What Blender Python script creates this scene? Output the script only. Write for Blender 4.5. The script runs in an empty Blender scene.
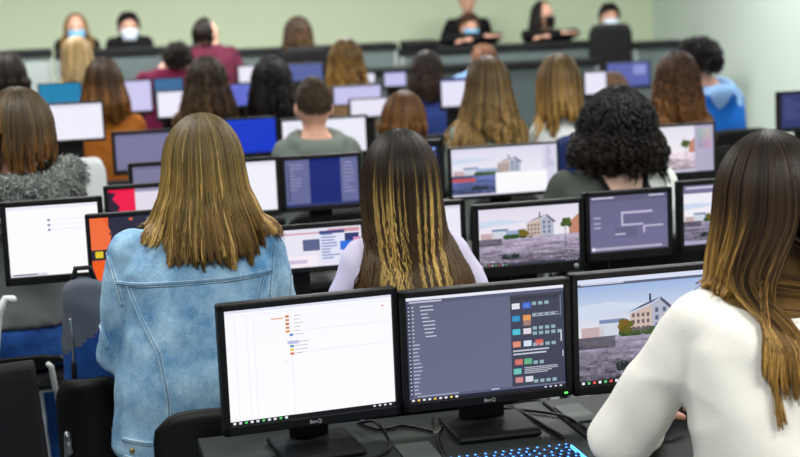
import bpy, bmesh, math, random
import numpy as np
from mathutils import Vector, Matrix, noise
from mathutils.bvhtree import BVHTree

COL = bpy.context.scene.collection
PI = math.pi

# ------------------------------------------------------------------ colours and materials
def lin(c):
    out = []
    for v in c[:3]:
        v /= 255.0
        out.append(v / 12.92 if v <= 0.04045 else ((v + 0.055) / 1.055) ** 2.4)
    return tuple(out)

MATS = {}
def nodes_of(name):
    m = bpy.data.materials.new(name); m.use_nodes = True
    nt = m.node_tree
    return m, nt, nt.nodes['Principled BSDF']

def mat(name, rgb, rough=0.6, spec=0.4, metal=0.0, var=0.0, vscale=8.0, bump=0.0, bscale=60.0, sheen=0.0, rgb2=None, emit=None, estr=0.0):
    if name in MATS: return MATS[name]
    m, nt, b = nodes_of(name)
    c = lin(rgb)
    b.inputs['Base Color'].default_value = (*c, 1)
    b.inputs['Roughness'].default_value = rough
    b.inputs['Specular IOR Level'].default_value = spec
    b.inputs['Metallic'].default_value = metal
    if sheen: b.inputs['Sheen Weight'].default_value = sheen
    if emit:
        b.inputs['Emission Color'].default_value = (*lin(emit), 1)
        b.inputs['Emission Strength'].default_value = estr
    tc = nt.nodes.new('ShaderNodeTexCoord')
    if var or rgb2:
        n = nt.nodes.new('ShaderNodeTexNoise'); n.inputs['Scale'].default_value = vscale; n.inputs['Detail'].default_value = 5
        nt.links.new(tc.outputs['Object'], n.inputs['Vector'])
        r = nt.nodes.new('ShaderNodeValToRGB')
        c2 = lin(rgb2) if rgb2 else tuple(x * (1 + var) for x in c)
        c1 = c if rgb2 else tuple(x * (1 - var) for x in c)
        r.color_ramp.elements[0].position = 0.36; r.color_ramp.elements[0].color = (*c1, 1)
        r.color_ramp.elements[1].position = 0.64; r.color_ramp.elements[1].color = (*c2, 1)
        nt.links.new(n.outputs['Fac'], r.inputs['Fac']); nt.links.new(r.outputs['Color'], b.inputs['Base Color'])
    if bump:
        n2 = nt.nodes.new('ShaderNodeTexNoise'); n2.inputs['Scale'].default_value = bscale; n2.inputs['Detail'].default_value = 4
        nt.links.new(tc.outputs['Object'], n2.inputs['Vector'])
        bp = nt.nodes.new('ShaderNodeBump'); bp.inputs['Strength'].default_value = bump; bp.inputs['Distance'].default_value = 0.004
        nt.links.new(n2.outputs['Fac'], bp.inputs['Height']); nt.links.new(bp.outputs['Normal'], b.inputs['Normal'])
    MATS[name] = m
    return m

def hair_mat():
    m, nt, b = nodes_of('hair_strand')
    a = nt.nodes.new('ShaderNodeAttribute'); a.attribute_name = 'col'
    nt.links.new(a.outputs['Color'], b.inputs['Base Color'])
    b.inputs['Roughness'].default_value = 0.45
    b.inputs['Specular IOR Level'].default_value = 0.22
    return m

def screen_mat():
    m, nt, b = nodes_of('lit_screen')
    a = nt.nodes.new('ShaderNodeAttribute'); a.attribute_name = 'col'
    b.inputs['Base Color'].default_value = (0.01, 0.01, 0.012, 1)
    b.inputs['Roughness'].default_value = 0.45
    b.inputs['Specular IOR Level'].default_value = 0.2
    nt.links.new(a.outputs['Color'], b.inputs['Emission Color'])
    b.inputs['Emission Strength'].default_value = 1.0
    return m

def denim_mat(name, dark, light, stitch=False):
    m, nt, b = nodes_of(name)
    tc = nt.nodes.new('ShaderNodeTexCoord')
    n = nt.nodes.new('ShaderNodeTexNoise'); n.inputs['Scale'].default_value = 9.0; n.inputs['Detail'].default_value = 7; n.inputs['Roughness'].default_value = 0.66
    nt.links.new(tc.outputs['Object'], n.inputs['Vector'])
    r = nt.nodes.new('ShaderNodeValToRGB')
    r.color_ramp.elements[0].position = 0.34; r.color_ramp.elements[0].color = (*lin(dark), 1)
    r.color_ramp.elements[1].position = 0.66; r.color_ramp.elements[1].color = (*lin(light), 1)
    nt.links.new(n.outputs['Fac'], r.inputs['Fac'])
    n2 = nt.nodes.new('ShaderNodeTexNoise'); n2.inputs['Scale'].default_value = 260; n2.inputs['Detail'].default_value = 2
    mp = nt.nodes.new('ShaderNodeMapping'); mp.inputs['Scale'].default_value = (1, 1, 0.7)
    nt.links.new(tc.outputs['Object'], mp.inputs['Vector']); nt.links.new(mp.outputs['Vector'], n2.inputs['Vector'])
    mx = nt.nodes.new('ShaderNodeMix'); mx.data_type = 'RGBA'; mx.blend_type = 'OVERLAY'; mx.inputs['Factor'].default_value = 0.45
    nt.links.new(r.outputs['Color'], mx.inputs['A']); nt.links.new(n2.outputs['Color'], mx.inputs['B'])
    hs = nt.nodes.new('ShaderNodeHueSaturation'); hs.inputs['Saturation'].default_value = 1.0
    nt.links.new(n2.outputs['Fac'], hs.inputs['Value'])
    ma = nt.nodes.new('ShaderNodeMath'); ma.operation = 'MULTIPLY_ADD'; ma.inputs[1].default_value = 0.6; ma.inputs[2].default_value = 0.70
    nt.links.new(n2.outputs['Fac'], ma.inputs[0]); nt.links.new(ma.outputs[0], hs.inputs['Value'])
    nt.links.new(r.outputs['Color'], hs.inputs['Color'])
    nt.links.new(hs.outputs['Color'], b.inputs['Base Color'])
    b.inputs['Roughness'].default_value = 0.85; b.inputs['Specular IOR Level'].default_value = 0.2
    bp = nt.nodes.new('ShaderNodeBump'); bp.inputs['Strength'].default_value = 0.35; bp.inputs['Distance'].default_value = 0.003
    nt.links.new(n2.outputs['Fac'], bp.inputs['Height']); nt.links.new(bp.outputs['Normal'], b.inputs['Normal'])
    return m

HAIR = hair_mat(); SCREEN = screen_mat()
BLACK = mat('black_plastic', (13, 13, 14), 0.55, 0.3)
BEZEL = mat('bezel_plastic', (11, 12, 13), 0.5, 0.3)
SOFTBLACK = mat('black_upholstery', (17, 17, 18), 0.75, 0.25, bump=0.2, bscale=200)
CHAIRPLASTIC = mat('chair_plastic', (15, 15, 16), 0.5, 0.3)
NAVYPLASTIC = mat('navy_chair', (22, 38, 92), 0.55, 0.3)
WHITEPLASTIC = mat('white_plastic', (222, 228, 226), 0.45, 0.4)
WHITEMETAL = mat('white_metal', (214, 220, 214), 0.4, 0.5)
GREYMETAL = mat('grey_metal', (150, 156, 158), 0.35, 0.5, metal=0.6)
SILVER = mat('silver_metal', (190, 192, 194), 0.25, 0.5, metal=1.0)
DESKTOP = mat('desk_laminate', (44, 50, 47), 0.5, 0.35, var=0.06, vscale=14)
DESKFLAP = mat('desk_flap', (84, 92, 87), 0.5, 0.35, var=0.05, vscale=20)
DESKDARK = mat('dark_desk', (26, 29, 30), 0.5, 0.35, var=0.06, vscale=10)
DESKLIGHT = mat('pale_desk', (150, 152, 160), 0.5, 0.35)
BENCHGREY = mat('bench_panel', (92, 104, 104), 0.6, 0.3, var=0.05, vscale=4)
BENCHTOP = mat('bench_top', (14, 16, 18), 0.5, 0.3)
PALEGREY = mat('podium_grey', (150, 160, 156), 0.6, 0.3)
CABLE = mat('cable_rubber', (12, 12, 13), 0.5, 0.4)
SKIN = mat('skin', (214, 164, 140), 0.55, 0.35, var=0.06, vscale=20)
SKINPALE = mat('pale_skin', (228, 190, 172), 0.55, 0.35, var=0.05, vscale=20)
EYE = mat('eye_dark', (28, 22, 20), 0.2, 0.5)
LIP = mat('lips', (170, 96, 90), 0.5, 0.4)
MASKBLUE = mat('mask_blue', (120, 178, 214), 0.8, 0.2)
MASKPALE = mat('mask_pale', (206, 220, 232), 0.8, 0.2)
DENIM = denim_mat('washed_denim', (86, 138, 182), (172, 210, 232))
DENIMDARK = denim_mat('dark_seam_denim', (84, 126, 160), (124, 164, 192))  # darker denim for the band along each seam
DENIMSEAM = denim_mat('seam_denim', (110, 152, 184), (200, 222, 232))
JEANS = denim_mat('blue_jeans', (24, 62, 128), (44, 92, 164))
BRASS = mat('brass_button', (176, 142, 88), 0.35, 0.5, metal=0.8)
SHOE = mat('shoe_rubber', (36, 36, 38), 0.7, 0.3)
KEYBLACK = mat('key_black', (14, 15, 18), 0.5, 0.4)
KEYGLOW = mat('key_backlight', (10, 30, 60), 0.5, 0.2, emit=(60, 140, 255), estr=5.0)
LEDBLUE = mat('blue_led', (40, 120, 255), 0.4, 0.2, emit=(70, 150, 255), estr=4.0)
LEDGREEN = mat('green_led', (40, 220, 90), 0.4, 0.2, emit=(90, 230, 80), estr=1.6)
LOGO = mat('logo_print', (176, 180, 182), 0.5, 0.3)

def cloth(name, rgb, var=0.07, bump=0.25, bscale=140, rough=0.85, sheen=0.0):
    return mat('cloth_' + name, rgb, rough, 0.2, var=var, vscale=9, bump=bump, bscale=bscale, sheen=sheen)

# ------------------------------------------------------------------ mesh helpers
def link(o, parent=None):
    COL.objects.link(o)
    if parent is not None: o.parent = parent
    return o

def mesh_obj(name, verts, faces, m=None, parent=None, smooth=True, colors=None):
    me = bpy.data.meshes.new(name)
    me.from_pydata([tuple(v) for v in verts] if not isinstance(verts, np.ndarray) else verts.tolist(), [], faces)
    if m is not None: me.materials.append(m)
    if smooth: me.polygons.foreach_set('use_smooth', [True] * len(me.polygons))
    if colors is not None:
        a = me.attributes.new('col', 'FLOAT_COLOR', 'POINT')
        a.data.foreach_set('color', np.asarray(colors, dtype=np.float32).ravel())
    me.update()
    return link(bpy.data.objects.new(name, me), parent)

class MB:
    """collects shapes into one mesh"""
    def __init__(s): s.v = []; s.f = []
    def add(s, v, f):
        b = len(s.v); s.v.extend([tuple(x) for x in v]); s.f.extend([tuple(i + b for i in q) for q in f]); return s
    def box(s, c, size, bev=0.0, rot=None, segs=2):
        bm = bmesh.new(); bmesh.ops.create_cube(bm, size=1.0)
        for v in bm.verts: v.co = Vector((v.co.x * size[0], v.co.y * size[1], v.co.z * size[2]))
        if bev > 0: bmesh.ops.bevel(bm, geom=list(bm.edges), offset=min(bev, 0.45 * min(size)), segments=segs, profile=0.5, affect='EDGES')
        R = rot.to_matrix() if hasattr(rot, 'to_matrix') else (rot if rot is not None else Matrix.Identity(3))
        bm.verts.ensure_lookup_table()
        vs = [R @ v.co + Vector(c) for v in bm.verts]; fs = [[v.index for v in f.verts] for f in bm.faces]
        bm.free(); return s.add(vs, fs)
    def tube(s, pts, rad, n=10, cap=True):
        v, f = tube_geo(pts, rad, n, cap); return s.add(v, f)
    def build(s, name, m, parent=None, smooth=False):
        o = mesh_obj(name, s.v, s.f, m, parent, smooth=smooth)
        if smooth: return o
        return o

def tube_geo(pts, rad, n=10, cap=True, flat=1.0):
    """closed tube with rounded caps"""
    pts = [Vector(p) for p in pts]
    if not hasattr(rad, '__len__'): rad = [rad] * len(pts)
    P, R = list(pts), list(rad)
    if cap:
        d0 = (pts[0] - pts[1]).normalized(); d1 = (pts[-1] - pts[-2]).normalized()
        pre = [(pts[0] + d0 * rad[0] * s, rad[0] * c) for s, c in ((0.92, 0.38), (0.6, 0.8))]
        post = [(pts[-1] + d1 * rad[-1] * s, rad[-1] * c) for s, c in ((0.6, 0.8), (0.92, 0.38))]
        P = [p for p, _ in pre] + P + [p for p, _ in post]; R = [r for _, r in pre] + R + [r for _, r in post]
    V = []; F = []
    up = Vector((0, 0, 1))
    t0 = (P[1] - P[0]).normalized()
    if abs(t0.dot(up)) > 0.9: up = Vector((0, 1, 0))
    side = t0.cross(up).normalized()
    for i, p in enumerate(P):
        t = (P[min(i + 1, len(P) - 1)] - P[max(i - 1, 0)]).normalized()
        side = (side - t * side.dot(t)).normalized(); u = side.cross(t)
        for k in range(n):
            a = 2 * PI * k / n
            V.append(p + side * (math.cos(a) * R[i]) + u * (math.sin(a) * R[i] * flat))
    for i in range(len(P) - 1):
        for k in range(n):
            F.append((i * n + k, i * n + (k + 1) % n, (i + 1) * n + (k + 1) % n, (i + 1) * n + k))
    F.append(tuple(range(n - 1, -1, -1))); F.append(tuple((len(P) - 1) * n + k for k in range(n)))
    return V, F

def loft_geo(secs, n=28, e=2.3):
    """secs: (cx, cy, z, half width, half depth) horizontal super-ellipses"""
    V = []; F = []
    for cx, cy, z, hw, hd in secs:
        for k in range(n):
            a = 2 * PI * k / n; c, s = math.cos(a), math.sin(a)
            V.append((cx + hw * math.copysign(abs(c) ** (2 / e), c), cy + hd * math.copysign(abs(s) ** (2 / e), s), z))
    for i in range(len(secs) - 1):
        for k in range(n):
            F.append((i * n + k, i * n + (k + 1) % n, (i + 1) * n + (k + 1) % n, (i + 1) * n + k))
    F.append(tuple(range(n - 1, -1, -1))); F.append(tuple((len(secs) - 1) * n + k for k in range(n)))
    return V, F

def ball_geo(c, r, nu=16, nv=10, R=None):
    V = [(0, 0, r[2])]; F = []
    for j in range(1, nv):
        th = PI * j / nv
        for k in range(nu):
            a = 2 * PI * k / nu
            V.append((r[0] * math.sin(th) * math.cos(a), r[1] * math.sin(th) * math.sin(a), r[2] * math.cos(th)))
    V.append((0, 0, -r[2])); last = len(V) - 1
    for k in range(nu): F.append((0, 1 + k, 1 + (k + 1) % nu))
    for j in range(nv - 2):
        for k in range(nu):
            a = 1 + j * nu; F.append((a + k, a + nu + k, a + nu + (k + 1) % nu, a + (k + 1) % nu))
    a = 1 + (nv - 2) * nu
    for k in range(nu): F.append((a + k, last, a + (k + 1) % nu))
    M = R if R is not None else Matrix.Identity(3)
    return [M @ Vector(v) + Vector(c) for v in V], F

def remeshed(parts, voxel, smooth=6, fold=None, seed=0):
    """union of closed shapes as one continuous surface -> (verts ndarray, faces list)"""
    mb = MB()
    for v, f in parts: mb.add(v, f)
    me = bpy.data.meshes.new('union_source'); me.from_pydata(mb.v, [], mb.f); me.update()
    bm = bmesh.new(); bm.from_mesh(me); bmesh.ops.recalc_face_normals(bm, faces=bm.faces); bm.to_mesh(me); bm.free()
    o = bpy.data.objects.new('union_source', me); COL.objects.link(o)
    r = o.modifiers.new('r', 'REMESH'); r.mode = 'VOXEL'; r.voxel_size = voxel
    if smooth:
        s = o.modifiers.new('s', 'SMOOTH'); s.factor = 0.5; s.iterations = smooth
    dg = bpy.context.evaluated_depsgraph_get()
    m2 = bpy.data.meshes.new_from_object(o.evaluated_get(dg))
    n = len(m2.vertices)
    V = np.empty(n * 3, dtype=np.float64); m2.vertices.foreach_get('co', V); V = V.reshape(-1, 3)
    N = np.empty(n * 3, dtype=np.float64); m2.vertex_normals.foreach_get('vector', N); N = N.reshape(-1, 3)
    F = [tuple(p.vertices) for p in m2.polygons]
    bpy.data.objects.remove(o); bpy.data.meshes.remove(me); bpy.data.meshes.remove(m2)
    if fold:
        amp, sc = fold
        off = Vector((seed * 7.31, seed * 3.17, seed * 1.71))
        for i in range(n):
            p = Vector(V[i])
            a = noise.noise(Vector((p.x * sc * 0.55, p.y * sc * 0.55, p.z * sc)) + off)
            b2 = noise.noise(Vector((p.x * sc * 1.9 + p.z * sc, p.y * sc * 1.6, p.z * sc * 1.5)) + off)
            d = amp * ((1 - abs(a) * 2.2) * 0.6 + b2 * 0.5)
            V[i] += N[i] * d
    return V, F

# ------------------------------------------------------------------ things
def tag(o, label, cat, group=None, kind=None):
    o['label'] = label; o['category'] = cat
    if group: o['group'] = group
    if kind: o['kind'] = kind
    return o

def thing(name, loc, rz, label, cat, group=None):
    o = bpy.data.objects.new(name, None); o.empty_display_size = 0.1
    COL.objects.link(o); o.location = loc; o.rotation_euler = (0, 0, rz)
    return tag(o, label, cat, group)

def structure(name, o, label=None, cat=None):
    o.name = name; o['kind'] = 'structure'
    if label: o['label'] = label
    if cat: o['category'] = cat
    return o

# ------------------------------------------------------------------ screen pictures
class Scr:
    """what a lit screen shows, in 0..1 coordinates, y up; flat layers of emitting colour"""
    def __init__(s, w, h): s.w, s.h = w, h; s.v = []; s.f = []; s.c = []; s.base = None
    def poly(s, pts, col, layer=1, cols=None):
        b = len(s.v)
        for i, (x, y) in enumerate(pts):
            s.v.append(((x - 0.5) * s.w, -0.00035 * layer, (y - 0.5) * s.h))
            c = lin(cols[i] if cols else col); s.c.append((*c, 1))
        s.f.append(tuple(range(b, b + len(pts))))
    def rect(s, x0, y0, x1, y1, col, layer=1, top=None):
        s.poly([(x0, y0), (x1, y0), (x1, y1), (x0, y1)], col, layer, [col, col, top, top] if top else None)
    def text_lines(s, x, y0, y1, n, wmin, wmax, col, seed=0, layer=2, hfrac=0.45):
        r = random.Random(seed); st = (y1 - y0) / max(n, 1)
        for i in range(n):
            y = y1 - i * st
            s.rect(x, y - st * hfrac, x + r.uniform(wmin, wmax), y, col, layer)
    def mosaic(s, x0, y0, x1, y1, nx, ny, fn, layer=1):
        for j in range(ny):
            for i in range(nx):
                s.rect(x0 + (x1 - x0) * i / nx, y0 + (y1 - y0) * j / ny, x0 + (x1 - x0) * (i + 1) / nx, y0 + (y1 - y0) * (j + 1) / ny, fn((i + .5) / nx, (j + .5) / ny), layer)
    def build(s, parent, tilt=0.0, loc=(0, 0, 0)):
        o = mesh_obj('screen', s.v, s.f, SCREEN, parent, smooth=False, colors=s.c)
        o.location = loc; o.rotation_euler = (tilt, 0, 0)
        return o

def street_photo(S, x0, y0, x1, y1, hx=0.72, scale=1.0, seed=1, skytop=(150, 178, 222), skylow=(232, 232, 236), ground=(112, 106, 128), tree=True, second=False, pale=False, hz=.42):
    """photograph on the screen: evening sky, pale house, cobbled square"""
    X = lambda u: x0 + (x1 - x0) * u
    Y = lambda v: y0 + (y1 - y0) * v
    S.rect(X(0), Y(hz), X(1), Y(1), skylow, 2, top=skytop)
    S.poly([(X(0), Y(.66)), (X(.5), Y(.74)), (X(.2), Y(.8)), (X(0), Y(.78))], (206, 216, 236), 3)
    r = random.Random(seed)
    def g(u, v):
        n = noise.noise(Vector((u * 5 + seed, v * 16, 0.3))) * 0.55 + noise.noise(Vector((u * 26, v * 40, seed))) * 0.5
        k = 0.74 + 0.85 * n * (1.1 - .6 * v) + 0.50 * v
        if u < .22 and v > .72: k *= 0.62
        return tuple(max(8, min(250, c * k)) for c in ground)
    S.mosaic(X(0), Y(0), X(1), Y(hz), 44, 22, g, 2)
    # low white hall and trees
    S.rect(X(.02), Y(hz), X(.16), Y(hz + .1), (196, 170, 172), 3)
    S.rect(X(.13), Y(hz), X(.27), Y(hz + .16), (206, 212, 224), 3)
    S.rect(X(.13), Y(hz + .13), X(.29), Y(hz + .17), (120, 138, 176), 4)
    S.rect(X(.27), Y(hz), X(.5), Y(hz + .13), (150, 170, 204), 3)
    for i in range(14):
        u = r.uniform(.26, .56); S.poly([(X(u + .035 * math.cos(a)), Y(hz + .02 + .045 * math.sin(a))) for a in np.linspace(0, 2 * PI, 8)[:-1]], (r.randint(40, 70), r.randint(70, 95), r.randint(30, 44)), 4)
    # house
    k = scale; bx = hx
    S.poly([(X(bx - .15 * k), Y(hz)), (X(bx + .02 * k), Y(hz)), (X(bx + .02 * k), Y(hz + .36 * k)), (X(bx - .15 * k), Y(hz + .26 * k))], (204, 182, 172) if not pale else (196, 192, 204), 4)
    S.poly([(X(bx + .02 * k), Y(hz)), (X(bx + .17 * k), Y(hz)), (X(bx + .17 * k), Y(hz + .30 * k)), (X(bx + .09 * k), Y(hz + .42 * k)), (X(bx + .02 * k), Y(hz + .36 * k))], (176, 180, 200), 4)
    S.poly([(X(bx - .17 * k), Y(hz + .27 * k)), (X(bx + .02 * k), Y(hz + .38 * k)), (X(bx + .09 * k), Y(hz + .45 * k)), (X(bx - .06 * k), Y(hz + .36 * k))], (84, 84, 108), 5)
    S.poly([(X(bx + .09 * k), Y(hz + .45 * k)), (X(bx + .2 * k), Y(hz + .28 * k)), (X(bx + .17 * k), Y(hz + .27 * k)), (X(bx + .085 * k), Y(hz + .41 * k))], (84, 84, 108), 5)
    S.rect(X(bx + .0 * k), Y(hz + .4 * k), X(bx + .015 * k), Y(hz + .5 * k), (50, 50, 66), 5)
    for j in range(3):
        for i in range(4):
            a = bx - .135 * k + i * .038 * k
            S.rect(X(a), Y(hz + (.04 + j * .085) * k), X(a + .02 * k), Y(hz + (.09 + j * .085) * k), (104, 92, 104), 5)
        S.rect(X(bx + .045 * k), Y(hz + (.05 + j * .1) * k), X(bx + .07 * k), Y(hz + (.11 + j * .1) * k), (90, 96, 120), 5)
        S.rect(X(bx + .105 * k), Y(hz + (.05 + j * .1) * k), X(bx + .13 * k), Y(hz + (.11 + j * .1) * k), (90, 96, 120), 5)
    if tree:
        for i in range(12):
            u, v = r.uniform(-.035, .035), r.uniform(-.05, .07)
            cx = bx - .19 * k + u
            S.poly([(X(cx + .022 * math.cos(a)), Y(hz + .08 + v * .8 + .035 * math.sin(a))) for a in np.linspace(0, 2 * PI, 8)[:-1]], (r.randint(84, 136), r.randint(84, 104), r.randint(24, 40)), 6)
        S.rect(X(bx - .205 * k), Y(hz - .02), X(bx - .195 * k), Y(hz + .08), (66, 50, 36), 5)
    if second:
        S.poly([(X(.9), Y(hz)), (X(1), Y(hz)), (X(1), Y(hz + .36)), (X(.9), Y(hz + .2))], (190, 132, 110), 4)
        for i in range(9):
            u, v = r.uniform(-.04, .04), r.uniform(-.05, .06)
            S.poly([(X(.865 + u + .03 * math.cos(a)), Y(hz + .2 + v + .05 * math.sin(a))) for a in np.linspace(0, 2 * PI, 8)[:-1]], (r.randint(60, 90), r.randint(80, 104), 40), 6)
        S.rect(X(.86), Y(hz - .3), X(.866), Y(hz + .15), (50, 44, 44), 5)
    # shrub on the cobbles
    for i in range(60):
        u, v = r.uniform(-.085, .085), r.uniform(-.03, .035)
        S.poly([(X(.3 + u), Y(.115 + v)), (X(.31 + u + .01), Y(.10 + v)), (X(.3 + u + .02 * r.uniform(-1, 1)), Y(.16 + v))], (r.randint(22, 40), r.randint(34, 50), r.randint(34, 46)), 6)

# ------------------------------------------------------------------ monitors
def monitor(loc, w, h, zb, label, draw, rz=0.0, tilt=-0.05, name='monitor', bez=0.016, chin=0.024, depth=0.03, brand=None, led=None, base_w=0.21, neck_w=0.09, off=0.0, group=None, buttons=False, arm=False):
    """flat screen on a stand; loc = where the base stands, zb = bottom of the housing above it"""
    t = thing(name, loc, rz, label, 'monitor', group)
    Rt = Matrix.Rotation(tilt, 3, 'X')
    cz = zb + h / 2
    def T(p): return Rt @ Vector(p) + Vector((0, 0, cz))
    mb = MB()
    mb.box((0, depth / 2 + 0.004, 0), (w, depth, h), 0.006)
    for (cx, c2, sx, sz) in ((0, h / 2 - bez / 2, w, bez), (0, -h / 2 + chin / 2, w, chin)):
        mb.box((cx, 0, c2), (sx, 0.012, sz), 0.003)
    for sx in (-1, 1): mb.box((sx * (w / 2 - bez / 2), 0, 0), (bez, 0.012, h), 0.003)
    mb.box((0, depth + 0.02, -0.02), (w * 0.5, 0.04, h * 0.5), 0.012)
    mb.v = [tuple(T(v)) for v in mb.v]
    hg = mb.build('housing', BEZEL, t)
    sw, sh = w - 2 * bez, h - bez - chin
    S = Scr(sw, sh); draw(S)
    S.build(t, tilt, T((0, 0.002, (chin - bez) / 2)))
    ny = 0.05
    nb = MB(); nb.box((off, ny + 0.012, (zb + h * 0.45) / 2 + 0.006), (neck_w, 0.022, zb + h * 0.45 - 0.012), 0.005)
    nb.build('stand_neck', BLACK, t)
    bb = MB(); bb.box((off, 0.0, 0.0085), (base_w, 0.19, 0.015), 0.007)
    bb.build('stand_base', BLACK, t)
    if brand:
        cu = bpy.data.curves.new('logo', 'FONT'); cu.body = brand; cu.size = 0.0125; cu.align_x = 'CENTER'; cu.extrude = 0.0003
        o = bpy.data.objects.new('logo', cu); COL.objects.link(o)
        dg = bpy.context.evaluated_depsgraph_get(); me = bpy.data.meshes.new_from_object(o.evaluated_get(dg)); bpy.data.objects.remove(o)
        me.materials.clear(); me.materials.append(LOGO)
        lo = bpy.data.objects.new('logo', me); link(lo, hg)
        lo.location = T((0.0, -0.0068, -h / 2 + chin * 0.32)); lo.rotation_euler = (PI / 2 + tilt, 0, 0)
    if led:
        lb = MB(); lb.box((0, 0, 0), (0.009, 0.002, 0.004)); o = lb.build('power_light', led, hg); o.location = T((w / 2 - 0.018, -0.007, -h / 2 + 0.009)); o.rotation_euler = (tilt, 0, 0)
    if buttons:
        v, f = tube_geo([(0, 0, 0), (0, -0.003, 0)], [0.009, 0.009], 14, False)
        o = mesh_obj('power_button', v, f, GREYMETAL, hg); o.location = T((w / 2 - 0.03, -0.006, -h / 2 + chin * 0.45)); o.rotation_euler = (tilt, 0, 0)
    return t

# ------------------------------------------------------------------ hair
def strands_mesh(P, rad, cols, phi_out):
    """P: N x M x 3 strand points -> triangle tubes"""
    N, M, _ = P.shape
    T = np.gradient(P, axis=1); T /= (np.linalg.norm(T, axis=2, keepdims=True) + 1e-9)
    O = phi_out
    Sd = np.cross(T, O); Sd /= (np.linalg.norm(Sd, axis=2, keepdims=True) + 1e-9)
    U = np.cross(Sd, T)
    t = np.linspace(0, 1, M)[None, :, None]
    r = rad[:, None, None] * (1 - 0.6 * t ** 4)
    A = P + U * r * 0.9; B = P - U * r * 0.45 + Sd * r * 1.15; C = P - U * r * 0.45 - Sd * r * 1.15
    V = np.stack([A, B, C], axis=2).reshape(-1, 3)
    c = np.repeat(cols[:, :, None, :], 3, axis=2).reshape(-1, 3)
    i = np.arange(N)[:, None, None] * M * 3; j = np.arange(M - 1)[None, :, None] * 3; k = np.arange(3)[None, None, :]
    a = i + j + k; b = i + j + (k + 1) % 3
    F = np.stack([a, b, b + 3, a + 3], axis=3).reshape(-1, 4)
    return V, F, c

def big_mesh(name, V, F4, cols, m, parent):
    me = bpy.data.meshes.new(name)
    me.vertices.add(len(V)); me.vertices.foreach_set('co', V.astype(np.float32).ravel())
    me.loops.add(F4.size); me.loops.foreach_set('vertex_index', F4.astype(np.int32).ravel())
    me.polygons.add(len(F4)); me.polygons.foreach_set('loop_start', np.arange(0, F4.size, 4, dtype=np.int32))
    me.polygons.foreach_set('use_smooth', np.ones(len(F4), dtype=bool))
    a = me.attributes.new('col', 'FLOAT_COLOR', 'POINT')
    a.data.foreach_set('color', np.concatenate([cols * .86, np.ones((len(cols), 1))], axis=1).astype(np.float32).ravel())
    me.materials.append(m); me.update(calc_edges=True); me.validate()
    return link(bpy.data.objects.new(name, me), parent)

def lerp_cols(t, cs, stops):
    cs = np.array([lin(c) for c in cs]); out = np.empty(t.shape + (3,))
    for k in range(3): out[..., k] = np.interp(t, stops, cs[:, k])
    return out

def smooth01(x):
    x = np.clip(x, 0, 1); return x * x * (3 - 2 * x)

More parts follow.
